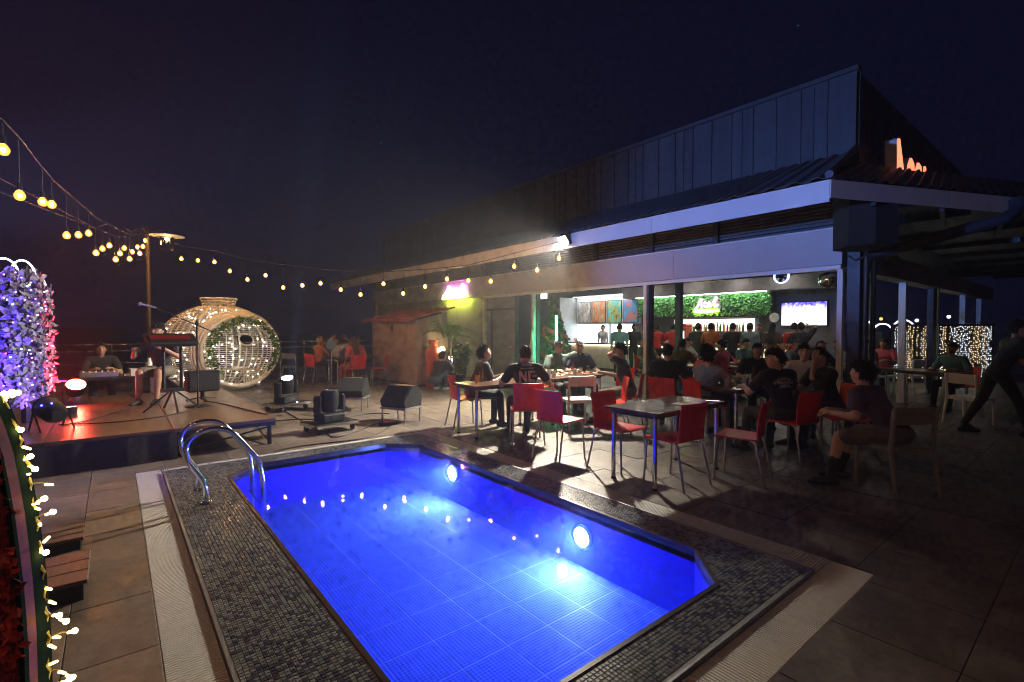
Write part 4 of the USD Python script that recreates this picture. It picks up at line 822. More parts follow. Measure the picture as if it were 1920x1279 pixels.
# palm in front of the wall, with lamps
def palm(label, loc, h, nf, L, seed):
    rng = np.random.default_rng(seed); t = thing('potted_palm', label, 'palm', loc)
    MB().lathe([(0, 0), (.16, 0), (.21, .34), (.22, .36), (.19, .36), (.18, .30), (0, .30)], n=18).build('pot', 'black_plastic', t)
    for k in range(3): MB().tube([(.05*k-.05, .03*(k % 2), .28), (.08*(k-1), .05*(k % 2), h*.6), (.16*(k-1), .06, h-.1*k)], [.035, .028, .022], 8).build('trunk', 'bark', t)
    for f in range(nf):
        a = 2*PI*f/nf+rng.uniform(-.3, .3); el = rng.uniform(.3, 1.3); o = np.array([.16*(f % 3-1), .05, h-.1*(f % 3)]); d = np.array([math.cos(a), math.sin(a), 0]); ln = L*rng.uniform(.75, 1.15); q = MB(); R_ = []
        for s in np.linspace(0, 1, 14): R_.append(o+d*ln*s*math.cos(el)*(1+.25*s)+np.array([0, 0, ln*(s*math.sin(el)-s*s*.75)]))
        q.tube(R_, [.010*(1-.7*s) for s in np.linspace(0, 1, 14)], 5)
        for i in range(2, 14):
            for sgn in (-1, 1):
                sd = np.cross(d, (0, 0, 1))*sgn; p = R_[i]; tip = p+(sd*.8+d*.55+(0, 0, -.45))*.24*L*math.sin(PI*(i+1)/16)+rng.normal(size=3)*.012; w = d*.013; q.raw([p-w, p+w, tip, (p+tip)/2+(0, 0, .015)+w], [[0, 1, 3], [1, 2, 3], [0, 3, 2]])
        q.build('frond', 'leaf_light', t)
palm('green feathery palm in a pot lit from below, beside the shed', (6.98, 11.35, 0), 1.50, 15, .85, 5)
def bush(label, loc, h, r, n, seed, look='leaf'):
    rng = np.random.default_rng(seed); t = thing('potted_plant', label, 'plant', loc); MB().lathe([(0, 0), (.12, 0), (.15, .26), (.13, .26), (0, .22)], n=16).build('pot', 'black_plastic', t)
    q = MB(); s = MB()
    for k in range(9):
        a = 2*PI*k/9; e = np.array([r*math.cos(a)*.8, r*math.sin(a)*.8, h*rng.uniform(.6, 1)]); s.tube([(0, 0, .2), e*(.4, .4, .6), e], [.008, .006, .003], 5)
        for _ in range(n//9): u = rng.uniform(.4, 1.05); leaf_mesh(rng, q, e*(u, u, u*.7+.3)+rng.normal(size=3)*.05, rng.normal(size=3)+(0, 0, .8), .13)
    s.build('stems', 'bark', t); q.build('foliage', look, t, kind='stuff')
bush('dark leafy potted plant against the wall left of the grey door', (8.55, 13.1, 0), 1.15, .32, 200, 6); bush('dark potted plant with pointed leaves beside the palm', (7.55, 11.7, 0), .95, .3, 180, 7); bush('low potted plant under the neon sign', (8.5, 14.0, 0), .85, .3, 160, 9)
def garden_lamp(label, loc, h, look, r=.06):
    t = thing('garden_lamp', label, 'lamp', loc); MB().cyl((0, 0, 0), (0, 0, h-r), .018, n=8).build('stake', 'black_metal', t); MB().lathe([(0, -r*1.3), (r*.8, -r*1.2), (r*.8, -r*.9), (0, -r*.9)], (0, 0, h), 14).build('cap', 'black_metal', t); MB().sph((0, 0, h), r, 2).build('globe', look, t, smooth=True)
garden_lamp('bright garden lamp glaring beside the palm and gas cylinder', (6.68, 11.18, 0), 1.0, 'wall_lamp_glow', .075); garden_lamp('small garden lamp low by the wall, right of the palm', (8.35, 13.45, 0), .62, 'lamp_low' if 'lamp_low' in LOOK else em('lamp_low', (1, .85, .45), 34), .06); garden_lamp('small dim garden lamp low by the wall under the neon sign', (8.3, 14.3, 0), .72, em('lamp_low2', (1, .9, .6), 16), .05)
# ------------------------------------------------ neon signs (pink script over a yellow line)
def neon(name, label, loc, rot, w, h, power=1.0):
    t = thing(name, label, 'neon sign', loc, rot)        # reads along local +x, faces local -y
    L = {'letter': [[(0, .18), (.10, .30), (.20, .62), (.27, .98), (.29, .60), (.31, .28)], [(.12, .45), (.22, .50), (.34, .52)]], 'letter_1': [[(.50, .62), (.44, .68), (.38, .55), (.40, .36), (.48, .32), (.56, .42)]],
         'letter_2': [[(.56, .48), (.64, .56), (.65, .66), (.59, .66), (.57, .48), (.62, .33), (.72, .42)]], 'letter_3': [[(.72, .42), (.80, .66), (.88, .98), (.91, 1.0), (.88, .70), (.83, .36), (.88, .28), (1.0, .44)]]}
    for ls in L.values():
        m = MB()
        for l in ls: m.tube(bend([((x-.5)*w, 0, z*h) for x, z in l], .04, 4), .018*power, 6)
        m.build('script_letter', 'neon_pink', t)
    xs = np.linspace(-.47, .47, 10)*w
    for k, x in enumerate(xs): m = MB().box((x, 0, -.02*h), (w*.075, .025, h*.10)).box((x-.02*w, 0, .07*h), (w*.03, .025, h*.10)); m.build('block_letter', 'neon_yellow', t)
neon('neon_sign', 'glaring pink and yellow neon script sign on the outer wall left of the door', (8.80, 13.98, 2.58), -90, 1.34, .42)
neon('neon_sign', 'pink and yellow neon script sign over the hedge panel behind the bar counter', (15.55, 8.80, 2.14), -90, .86, .46, .9)
# ------------------------------------------------ chairs and tables (kinds), then every single one
stage.CreateClassPrim('/World/Kinds')
def kind(n): stage.CreateClassPrim('/World/Kinds/'+n); return '/World/Kinds/'+n
def sheet(rows, th, k):
    """rows: list of (half width, y, z, bow): a curved shell, closed"""
    u = np.linspace(-1, 1, 9); P = np.array([[(w*t, y+b*(1-t*t)*0+b*t*t, z) for t in u] for w, y, z, b in rows])
    n = np.zeros_like(P); n[:-1] = P[1:]-P[:-1]; n[-1] = n[-2]; nn = np.cross(n, np.array([1., 0, 0])); nn /= np.linalg.norm(nn, axis=2, keepdims=True)
    return MB().slab(P, P+nn*th)
k = kind('shell_chair')      # faces +y, one plastic shell on four metal legs
sheet([(.205, .215, .440, 0), (.212, .20, .455, 0), (.215, .0, .448, 0), (.212, -.14, .446, 0), (.205, -.188, .452, 0)], .014, k).build('seat', 'red_plastic', k, smooth=50)
sheet([(.200, -.192, .455, .0), (.198, -.206, .485, .012), (.200, -.222, .60, .026), (.205, -.242, .72, .030), (.208, -.262, .815, .028), (.198, -.266, .825, .026)], .012, k).build('backrest', 'red_plastic', k, smooth=50)
for s in (-1, 1):
    MB().tube(bend([(s*.185, .16, .442), (s*.20, .19, .43), (s*.215, .215, 0)], .05, 4), .0115, 8).build('leg', 'aluminium', k, smooth=50)
    MB().tube(bend([(s*.185, -.12, .442), (s*.195, -.17, .43), (s*.215, -.265, 0)], .05, 4), .0115, 8).build('leg', 'aluminium', k, smooth=50)
MB().tube([(-.185, .16, .436), (.185, .16, .436)], .009, 6).tube([(-.185, -.12, .436), (.185, -.12, .436)], .009, 6).build('seat_frame', 'aluminium', k)
def frame_chair(nm, look):
    k = kind(nm)             # open back with one broad top rail, rear legs running up to it
    MB().rbox((0, .01, .447), (.44, .43, .022), .009).build('seat', look, k)
    for s in (-1, 1):
        MB().tube([(s*.205, .205, 0), (s*.20, .19, .44)], [.014, .021], 8).build('leg', look, k, smooth=50)
        MB().tube([(s*.215, -.285, 0), (s*.208, -.205, .44), (s*.205, -.245, .82)], [.015, .023, .019], 8).build('leg', look, k, smooth=50)
    sheet([(.212, -.226, .665, .014), (.214, -.236, .73, .018), (.210, -.246, .80, .018), (.200, -.250, .825, .016)], .018, k).build('top_rail', look, k, smooth=50)
    MB().span((-.2, -.21, .405), (.2, -.19, .435)).span((-.2, .18, .405), (.2, .20, .435)).span((-.21, -.19, .405), (-.19, .18, .435)).span((.19, -.19, .405), (.21, .18, .435)).build('apron', look, k)
frame_chair('white_chair', 'white_plastic'); frame_chair('grey_chair', 'grey_plastic')
def table_kind(nm, L, W):
    k = kind(nm); n = 5
    for i in range(n): MB().rbox((0, -W/2+W/n*(i+.5), .735), (L, W/n-.0015, .032), .003).build('plank', 'dark_wood', k)
    MB().span((-L/2+.05, -W/2+.05, .685), (L/2-.05, W/2-.05, .718)).build('apron', 'black_metal', k)
    for x in (-1, 1):
        for y in (-1, 1):
            l = MB().cyl((x*(L/2-.07), y*(W/2-.07), .02), (x*(L/2-.07), y*(W/2-.07), .70), .0215, n=14).build('leg', 'chrome', k, smooth=50); MB().cyl((x*(L/2-.07), y*(W/2-.07), 0), (x*(L/2-.07), y*(W/2-.07), .02), .028, n=12).build('foot', 'rubber', l)
table_kind('table_long', 1.28, .64); table_kind('table_big', 1.6, .78)
RED, WHT = 'red shell chairs on the terrace', 'white open back chairs'
def red(x, y, r, lb): return copy('shell_chair', 'red_chair', lb, 'chair', (x, y, 0), r, RED)
def white(x, y, r, lb): return copy('white_chair', 'white_chair', lb, 'chair', (x, y, 0), r, WHT)
copy('table_long', 'table', 'empty dark wood table with chrome legs beside the pool coping', 'table', (4.58, 3.03, 0), 0, 'dark wood tables')
copy('table_long', 'table', 'dark wood table where two men in black sit, nearest the far pool end', 'table', (4.52, 5.88, 0), -3, 'dark wood tables')
copy('table_long', 'table', 'dark wood table with plates and glasses in front of the green lit column', 'table', (6.05, 5.98, 0), 0, 'dark wood tables')
copy('table_big', 'table', 'crowded dark wood table full of glasses under the bar front', 'table', (7.15, 3.42, 0), -6, 'dark wood tables')
copy('table_long', 'table', 'far dark wood table near the railing left of the shed', 'table', (5.35, 14.0, 0), 8, 'dark wood tables')
red(4.36, 3.50, 180, 'empty red chair on the far side of the empty table by the pool')
red(4.38, 2.80, -4, 'empty red chair with pinkish back on the near side of the empty pool side table')
red(5.02, 2.44, 14, 'empty red chair standing alone right of the empty table near the camera')
red(6.24, 2.42, -14, 'red chair under the man in the printed black shirt')
red(4.18, 4.25, -84, 'empty red chair turned sideways just left of the empty pool side table')
red(4.40, 5.12, -34, 'red chair with pinkish back seen from behind, left of the white chair')
red(4.30, 6.50, -105, 'red chair under the man in black leaning on the table')
red(5.78, 4.78, 48, 'empty red chair in front of the man in the dark grey shirt')
red(6.50, 4.30, -80, 'red chair under the dark haired man in black, right of the post')
red(7.28, 2.30, 55, 'red chair below the man who rests his chin on his hand')
red(6.98, 2.10, 40, 'empty red chair squeezed behind the printed black shirt man')
red(5.72, 12.95, 75, 'empty red chair at the far table close to the shed')
red(4.55, 14.75, -70, 'red chair under the blond woman at the far table')
red(7.15, 5.75, 90, 'red chair half hidden behind the table of plates')
white(5.66, 5.36, -28, 'white open back chair in front of the table with plates')
white(10.75, 1.50, -112, 'white chair standing out at the right edge behind the walking waiter')
white(14.2, 3.55, -150, 'white chair inside, left of two seen behind the seated man')
white(14.7, 3.15, -20, 'white chair inside, right of two seen behind the seated man')
copy('grey_chair', 'grey_chair', 'grey open back chair in the right foreground', 'chair', (5.83, 1.36, 0), -34)
for x, y, r in ((6.42, 6.62, 175), (6.86, 6.52, 170), (6.50, 5.02, 30), (8.35, 3.85, 140), (8.25, 3.02, 110), (6.55, 3.72, -115), (6.95, 3.98, -120)): red(x, y, r, {6.42: 'red chair under the man who raises his hand', 6.86: 'red chair under the man in the dark cap', 6.50: 'red chair under the man in the dark grey shirt', 8.35: 'red chair under the short haired man in black facing the camera', 8.25: 'red chair under the man in the white shirt', 6.55: 'red chair under the man in the pale blue tank top', 6.95: 'red chair under the person in the pink tank top'}[x])
# things on the tables
LATHE = dict(glass=[(0, 0), (.03, 0), (.036, .11), (.033, .11), (.028, .012), (0, .012)], bottle=[(0, 0), (.031, 0), (.032, .14), (.013, .19), (.013, .24), (0, .24)], cup=[(0, 0), (.032, 0), (.04, .09), (.037, .09), (.03, .01), (0, .01)])
for nm, lk in (('beer', (0.75, 0.33, 0.05)), ('water', (.65, .72, .75)), ('green', (0.03, 0.16, 0.05)), ('brown', (0.14, 0.05, 0.015)), ('cream', (.75, .7, .6))): pm('drink_'+nm, lk, .12, coat_weight=.6)
def tabletop(loc, items, where, z=.751):
    names = {'glass': ('drinking_glass', 'glass'), 'bottle': ('bottle', 'bottle'), 'cup': ('cup', 'cup'), 'plate': ('plate', 'plate')}
    for k, (kd, lk, dx, dy, lb) in enumerate(items):
        if kd == 'plate':
            t = thing('plate', lb+' '+where, 'plate', (loc[0]+dx, loc[1]+dy, z)); MB().lathe([(0, 0), (.07, 0), (.115, .016), (.11, .018), (.07, .006), (0, .006)], n=20).build('dish', 'white_plastic', t)
            rng = random.Random(k); q = MB()
            for _ in range(9): q.sph((rng.gauss(0, .03), rng.gauss(0, .03), .018), rng.uniform(.014, .026), 1)
            q.build('food', 'food', t)
        else: 
            t = thing(names[kd][0], lb+' '+where, names[kd][1], (loc[0]+dx, loc[1]+dy, z)); MB().lathe(LATHE[kd], n=14).build('vessel', 'drink_'+lk if kd != 'glass' else 'drink_water', t, smooth=40)
            if kd == 'glass': MB().lathe([(0, .014), (.0285, .014), (.033, .085), (0, .085)], n=12).build('drink', 'drink_'+lk, t)
W = 'on the table with plates'
tabletop((6.05, 5.98), [('plate', '', -.15, .05, 'plate of orange food'), ('plate', '', .22, .12, 'second plate of food'), ('plate', '', .48, -.05, 'plate at the right end'), ('glass', 'beer', .05, -.15, 'short orange drink'), ('glass', 'water', -.32, .1, 'clear glass left of the plates'), ('bottle', 'brown', .36, .2, 'brown bottle between the plates'), ('cup', 'cream', .54, .18, 'white cup at the right end'), ('glass', 'beer', -.42, -.12, 'orange drink at the left end'), ('bottle', 'green', -.05, .22, 'green bottle at the back')], W)
W = 'on the crowded table under the bar front'
tabletop((7.15, 3.42), [('glass', 'beer', -.25, -.10, 'tall amber beer'), ('glass', 'beer', -.1, .12, 'second amber beer'), ('bottle', 'brown', .12, -.06, 'brown bottle right of the beer'), ('glass', 'water', -.45, .05, 'clear glass by the pale tank top'), ('cup', 'cream', -.33, -.24, 'pale cup at the near edge'), ('bottle', 'green', -.2, .25, 'green bottle at the far side'), ('glass', 'beer', .4, .1, 'amber glass near the white shirt'), ('plate', '', .2, .2, 'plate among the glasses')], W)
tabletop((4.52, 5.88), [('glass', 'water', .42, .1, 'clear glass beside the man in the printed shirt'), ('glass', 'green', .50, -.05, 'green lit drink')], 'on the table of the two men')
tabletop((5.35, 14.0), [('bottle', 'brown', -.3, .1, 'bottle'), ('glass', 'beer', -.1, 0, 'amber glass'), ('plate', '', .3, -.05, 'white plate')], 'on the far table by the railing')
t = tag(MB().box((4.72, 2.88, .7555), (.30, .22, .006), 12).build('menu_card', 'paper'), 'pale menu card lying on the empty table by the pool', 'menu')
t = thing('candle_glass', 'small candle glass on the empty pool side table', 'glass', (4.78, 3.0, .751)); MB().lathe([(0, 0), (.028, 0), (.03, .06), (.026, .06), (.024, .01), (0, .01)], n=14).build('vessel', 'drink_cream', t)
t = thing('phone', 'lit phone lying on the far end of the empty table', 'phone', (5.10, 2.80, .752), 40); MB().rbox((0, 0, .004), (.075, .15, .008), .003).build('body', 'black_plastic', t); MB().box((0, 0, .0086), (.068, .14, .001)).build('screen', em('phone_screen', (.95, .75, 1.0), 1.2), t)
# stage table with mixer and bottle
k = thing('stage_table', 'long dark table with a violet lit edge behind the stage', 'table', (-0.16, 11.62, 0)); MB().rbox((0, 0, .66), (1.75, .6, .035), .005).build('tabletop', 'black_plastic', k); MB().box((-.62, -.306, .66), (.48, .006, .025)).build('lit_edge', em('violet_edge', (.55, .1, 1.0), 1.6), k)
for x in (-.35, .72): MB().box((x, -.25, .32), (.06, .06, .64)).build('leg', 'aluminium', k); MB().box((x, .25, .32), (.06, .06, .64)).build('leg', 'aluminium', k)
mx = thing('mixer', 'dark sound mixer with small knobs on the stage table', 'mixer', (-.02, 11.6, .68)); MB().rbox((-.2, 0, .045), (.55, .32, .09), .01).build('body', 'steel', mx)
for i in range(6):
    for j in range(3): MB().cyl((-.42+i*.085, -.1+j*.09, .09), (-.42+i*.085, -.1+j*.09, .105), .014, n=8).build('knob', 'white_plastic', mx)
MB().box((.22, -.05, .02), (.14, .2, .03)).build('side_unit', 'white_plastic', mx)
t = thing('drink_bottle', 'tall white drinking bottle standing on the stage table', 'bottle', (.50, 11.45, .68)); MB().lathe([(0, 0), (.05, 0), (.052, .22), (.03, .27), (.026, .30), (0, .30)], n=18).build('body', 'white_plastic', t, smooth=40); MB().cyl((0, 0, .30), (0, 0, .325), .028).build('cap', 'white_plastic', t)
t = thing('paper_box', 'pale cardboard box beside the white bottle', 'box', (.33, 11.5, .68), 8); MB().rbox((0, 0, .065), (.24, .18, .13), .004).build('carton', 'paper', t); MB().box((0, 0, .132), (.25, .19, .006)).build('lid', 'white_cloth', t)
# keyboard player's stand, microphone, amplifier
t = thing('music_stand', 'black tripod stand holding a slanted controller on the stage', 'stand', (.64, 8.65, SZ), 12)
for x in (-.10, .12): MB().cyl((x, 0, .28), (x, 0, .98), .022, n=8).build('pole', 'black_metal', t)
MB().box((.01, 0, .30), (.30, .05, .05)).build('cross_bar', 'black_metal', t)
for a in (10, 95, 175, 265): MB().bar((.01, 0, .32), (.01+.36*math.cos(math.radians(a)), .3*math.sin(math.radians(a)), .01), .022, .018).build('leg', 'black_metal', t)
c_, s_ = math.cos(.5), math.sin(.5); Rt = np.array([[1, 0, 0], [0, c_, -s_], [0, s_, c_]])
MB().rbox((0, -.02, 1.03), (.62, .30, .06), .012, R=Rt).build('controller', 'black_plastic', t); MB().box((-.02, -.045, 1.068), (.50, .12, .006), R=Rt).build('lit_screen', em('ctl_red', (1, .08, .08), .10), t); MB().box((0, .06, 1.02), (.56, .05, .006), R=Rt).build('key_row', 'cushion', t)
t = thing('microphone_stand', 'tall microphone stand with a boom reaching left over the stage', 'microphone', (.98, 8.85, SZ)); MB().lathe([(0, 0), (.17, 0), (.17, .015), (.03, .03), (0, .03)], n=22).build('base', 'black_metal', t); MB().cyl((0, 0, .02), (0, 0, 1.32), .013, n=8).build('pole', 'black_metal', t)
d_ = np.array([-.66, .02, .37]); MB().cyl(np.array([.22, 0, 1.14]), np.array([-.52, 0, 1.50]), .009, n=6).build('boom', 'black_metal', t); MB().sph((0, 0, 1.27), .03, 1).build('clamp', 'black_metal', t); MB().cyl((-.50, 0, 1.495), (-.66, 0, 1.54), .013, .018, 8).sph((-.69, 0, 1.548), .028, 1).build('microphone', 'cushion', t)
t = thing('amplifier', 'small black amplifier on a low stand beside the microphone', 'amplifier', (1.12, 9.55, SZ), 6); MB().rbox((0, 0, .33), (.46, .28, .34), .02).build('cabinet', 'black_plastic', t); MB().box((0, -.142, .32), (.40, .006, .27)).build('grille', 'black_cloth', t); MB().cyl((0, 0, .02), (0, 0, .17), .03).build('stem', 'black_metal', t)
for a in (30, 150, 270): MB().bar((0, 0, .06), (.24*math.cos(math.radians(a)), .24*math.sin(math.radians(a)), .012), .03, .02).build('foot', 'black_metal', t)

for (tx, ty), lb, its in (((10.3, 6.0), 'on the left inner table', ((-.4, .1, 'beer'), (.1, -.1, 'water'), (.4, .15, 'brown'))), ((10.9, 5.0), 'on the right inner table', ((-.3, .0, 'beer'), (.2, .12, 'green'), (.45, -.1, 'cream'))), ((13.7, 4.2), 'on the table behind the white chairs', ((-.2, .1, 'beer'), (.25, .0, 'water')))):
    for k, (dx, dy, lk) in enumerate(its):
        t = thing('drinking_glass', ('left', 'middle', 'right')[k]+' glass '+lb, 'glass', (tx+dx, ty+dy, .751)); MB().lathe(LATHE['glass'], n=12).build('vessel', 'drink_'+lk, t, smooth=40)
for k, (x, y, kd, lk, lb) in enumerate(((4.15, 5.95, 'glass', 'beer', 'amber glass at the left end'), (4.30, 6.05, 'bottle', 'brown', 'brown bottle at the left end'))):
    t = thing('bottle' if kd == 'bottle' else 'drinking_glass', lb+' of the table of the two men', kd, (x, y, .751)); MB().lathe(LATHE[kd], n=14).build('vessel', 'drink_'+lk, t, smooth=40)
# ------------------------------------------------ people: one continuous body, clothes and hair as parts
for nm, c in (('tan', (.36, .20, .125)), ('pale', (.50, .33, .25)), ('brown', (.22, .12, .075)), ('dark', (.13, .07, .045))): pm('skin_'+nm, c, .5, var=.06, scale=14, subsurface_weight=.08)
for nm, c in (('black', (.012, .012, .014)), ('charcoal', (.035, .038, .04)), ('grey', (.11, .115, .12)), ('navy', (.015, .022, .055)), ('white', (.62, .62, .63)), ('teal', (.06, .14, .14)), ('paleblue', (.27, .36, .50)), ('pink', (.62, .09, .13)),
              ('purple', (.085, .06, .10)), ('greygreen', (.075, .11, .10)), ('red', (.50, .02, .025)), ('brownc', (.085, .05, .03)), ('khaki', (.13, .115, .09)), ('denim', (.07, .09, .13)), ('orange', (.45, .13, .04)), ('seagreen', (.16, .24, .23)), ('skirtpink', (.45, .06, .12))): pm('cloth_'+nm, c, .85, var=.14, scale=9, bump=.25, bscale=14)
for nm, c in (('black', (.012, .010, .009)), ('brown', (.05, .028, .015)), ('blond', (.36, .22, .09)), ('grey', (.2, .19, .18))): pm('hair_'+nm, c, .85, var=.35, scale=60, stretch=(1, 1, .2))
pm('cloth_flower', (.03, .028, .035), .85, var=.9, scale=30)
pm('eye_white', (.6, .58, .55), .25); pm('lip', (.25, .08, .07), .45); pm('shoe_black', (.015, .015, .015), .5); pm('shoe_white', (.5, .5, .5), .5); pm('sock_black', (.02, .02, .022), .9)
_SPH = {}
def S(c, r, seg=10):
    r = np.broadcast_to(r, 3)
    if seg not in _SPH: _SPH[seg] = np.array(m3.Manifold.sphere(1.0, seg).to_mesh().vert_properties[:, :3])
    return _SPH[seg]*r+np.asarray(c)
def hull(*pts): return m3.Manifold.hull_points(np.vstack(pts))
def limb(pts, rs, seg=10): return [hull(S(a, ra, seg), S(b, rb, seg)) for a, b, ra, rb in zip(pts, pts[1:], rs, rs[1:])]
def fuse(parts, edge, taubin=6, keep=None):
    m = m3.Manifold.batch_boolean(parts, m3.OpType.Add).refine_to_length(edge); q = m.to_mesh(); v, f = np.array(q.vert_properties[:, :3], float), np.array(q.tri_verts)
    t = trimesh.Trimesh(v, f, process=True); w = np.array(t.vertices); trimesh.smoothing.filter_taubin(t, iterations=taubin)
    v2 = np.array(t.vertices)
    if keep is not None:
        k = np.clip(keep(w), 0, 1)[:, None]; v2 = w*k+v2*(1-k)
    return v2, np.array(t.faces)
def ik(a, b, l1, l2, pole):
    a, b = np.asarray(a, float), np.asarray(b, float); d = b-a; L = np.linalg.norm(d); L2 = min(L, (l1+l2)*.995); b = a+d/L*L2; d /= L
    x = (l1*l1-l2*l2+L2*L2)/(2*L2); h = math.sqrt(max(l1*l1-x*x, 0)); p = np.asarray(pole, float); p = p-d*(p@d); p /= np.linalg.norm(p)+1e-9
    return a+d*x+p*h, b
def rot(ax, deg):
    return trimesh.transformations.rotation_matrix(math.radians(deg), ax)[:3, :3]
_HEAD = None
def head_points():
    """a head with brow, eye sockets, nose, lips, chin: unit about 0.115 half height, faces +y"""
    global _HEAD
    if _HEAD is None:
        m = trimesh.creation.icosphere(4); v = np.array(m.vertices); x, y, z = v.T; g = lambda cx, cz, sx, sz: np.exp(-((x-cx)/sx)**2-((z-cz)/sz)**2)*(y > 0)
        w = np.stack([x*.074*(1-.20*np.clip(-z-.1, 0, 1)), y*.094*(1-.05*(z < 0)*(y < 0)), z*.116], 1)
        w[:, 1] += -.012*np.clip(-z, 0, 1)*(y < 0)*0 + .022*g(0, -.14, .13, .17)+.012*g(0, .06, .09, .2)+.006*g(0, .22, .5, .10)-.010*g(.38, .06, .16, .11)-.010*g(-.38, .06, .16, .11)+.010*g(0, -.50, .22, .07)-.004*g(0, -.58, .25, .03)+.010*g(0, -.82, .25, .14)
        w[:, 1] += .014*np.clip(-z, 0, 1)*(y > 0)
        _HEAD = (w, np.array(m.faces), v)
    return _HEAD
def hand(parts, wrist, fwd, palm_n, side, curl=.5, s=1.0):
    """palm and five curled fingers as hulls; fwd along the hand, palm_n out of the palm, side = thumb side"""
    f = np.asarray(fwd, float)/np.linalg.norm(fwd); n = np.asarray(palm_n, float); n = n-f*(n@f); n /= np.linalg.norm(n)+1e-9; t = np.cross(f, n)*side
    w = np.asarray(wrist)
    parts.append(hull(S(w, .026*s, 8), S(w+f*.085*s+t*.030*s, .014*s, 6), S(w+f*.088*s-t*.030*s, .013*s, 6), S(w+f*.03*s+t*.03*s, .016*s, 6)))
    for k, (o, L) in enumerate(((.031, .070), (.011, .078), (-.010, .072), (-.030, .056))):
        p0 = w+f*.085*s+t*o*s; L *= s; a1, a2 = curl*.8, curl*1.7; d1 = f*math.cos(a1)+n*math.sin(a1); d2 = f*math.cos(a2)+n*math.sin(a2); p1 = p0+d1*L*.55; p2 = p1+d2*L*.5
        parts += limb([p0, p1, p2], [.0095*s, .0088*s, .0075*s], 6)
    p0 = w+f*.028*s+t*.034*s; d = f*.65+t*.62+n*.35; d /= np.linalg.norm(d); p1 = p0+d*.042*s; p2 = p1+(d*.6+f*.6+n*.25)/1.0*.032*s; parts += limb([p0, p1, p2], [.0125*s, .0105*s, .009*s], 6)
def person(label, loc, rotz, pose='sit', skin='tan', shirt='black', pants='charcoal', hair='black', style='short', seat=.46, lean=10, turn=0, side=0, head=(0, 0), hands=None, sleeve='short', legs=None, female=False, fine=False, bare_legs=False, group=None, shoes='black', scale=1.0, extra=None, low=False):
    """hands / legs: targets in the person's own frame (x right, y forward, z up)"""
    t = thing('person', label, 'person', loc, rotz, group, scale=scale if scale != 1.0 else None)
    pel = np.array([0, -.02, seat+.085]) if pose == 'sit' else np.array([0, 0, .93]) if pose == 'stand' else np.array([0, -.05, seat])
    Rt = rot((0, 0, 1), turn) @ rot((1, 0, 0), -lean) @ rot((0, 1, 0), side); up = lambda x, y, z: pel+Rt@np.array([x, y, z])
    sw = .168 if female else .188
    waist, chest, neck = up(0, .005, .17), up(0, .015, .33), up(0, -.01, .52); shs = [up(s*sw, -.005, .455) for s in (-1, 1)]
    hn = rot((0, 0, 1), head[0]) @ rot((0, 0, 1), turn*.8) @ rot((1, 0, 0), head[1]-lean*.35); hc = neck+np.array([0, 0, .075])+hn@np.array([0, .022, .055])
    hips = [pel+rot((0, 0, 1), turn*.3)@np.array([s*.088, 0, -.01]) for s in (-1, 1)]
    if hands is None: hands = [(-.22, .10, .62), (.22, .10, .62)] if pose != 'stand' else [(-.25, .08, .82), (.25, .08, .82)]
    if legs is None: legs = [(-.13, .46, 0), (.13, .46, 0)] if pose == 'sit' else [(-.10, .0, 0), (.10, .03, 0)] if pose == 'stand' else [(-.14, .15, 0), (.14, .20, 0)]
    el, wr, kn, an = [], [], [], []
    for i, s in enumerate((-1, 1)):
        e, w = ik(shs[i], hands[i], .285, .255, (s*.6, -.55, -.65) if pose != 'stand' else (s*.4, -1, -.2)); el.append(e); wr.append(w)
        a = np.array(legs[i], float)+(0, 0, .085); k, a = ik(hips[i], a, .43, .415, (s*.12, 1, .55)); kn.append(k); an.append(a)
    sg = 8 if low else 12
    tor_s = (.86 if female else 1.0)
    def torso(g):
        pe, wa, ch = S(pel, (.150*(1.04 if female else 1)+g, .105+g, .10+g), sg), S(waist, (.128*tor_s+g, .095+g, .10+g), sg), S(chest, np.array((.158*tor_s+g, .108+g, .13+g)), sg)
        return [hull(pe, wa), hull(wa, ch), hull(ch, S(shs[0], .062+g, sg), S(shs[1], .062+g, sg), S(neck-(0, 0, .03), .05+g, sg))]
    def arm(i, g, frac=1.0, full=True):
        p, r = [shs[i], el[i], wr[i]], [.054+g, .041+g, .029+g]
        if frac < 1: return limb([p[0], p[0]+(p[1]-p[0])*frac], [r[0]+.006, r[1]+.018], sg)
        return limb(p if full else p[:2], r if full else r[:2], sg)
    def leg(i, g, part=1.0):
        p, r = [hips[i], kn[i], (kn[i]*.62+an[i]*.38), an[i]], [.088+g, .060+g, .052+g, .036+g]
        if part <= .5: return limb([p[0], p[0]+(p[1]-p[0])*.86], [r[0], r[1]+.016], sg)
        return limb(p, r, sg)
    def foot(i, g):
        d = np.array([an[i][0]-hips[i][0], max(an[i][1]-hips[i][1], .15), 0]); d /= np.linalg.norm(d); a = an[i]*(1, 1, 0)
        return [hull(S(a-d*.05+(0, 0, .038), .036+g, 8), S(a+d*.13+(0, 0, .028), (.040+g, .040+g, .026+g), 8), S(an[i]-(0, 0, .02), .034+g, 8)), hull(S(a+d*.13+(0, 0, .028), (.040+g, .040+g, .026+g), 8), S(a+d*.175+(0, 0, .022), .024+g, 8))]
    hv, hf, hu = head_points(); hm = m3.Manifold(m3.Mesh(np.ascontiguousarray((hv@hn.T+hc).astype(np.float32)), np.ascontiguousarray(hf.astype(np.uint32))))
    body = torso(-.012)+limb([neck-(0, 0, .03), neck+(hc-neck)*.55], [.056, .052], sg)+[hm]
    for s in (-1, 1): body.append(hull(S(hc+hn@np.array([s*.074, -.006, .004]), (.010, .018, .030), 8), S(hc+hn@np.array([s*.070, .010, -.012]), (.008, .010, .022), 8)))
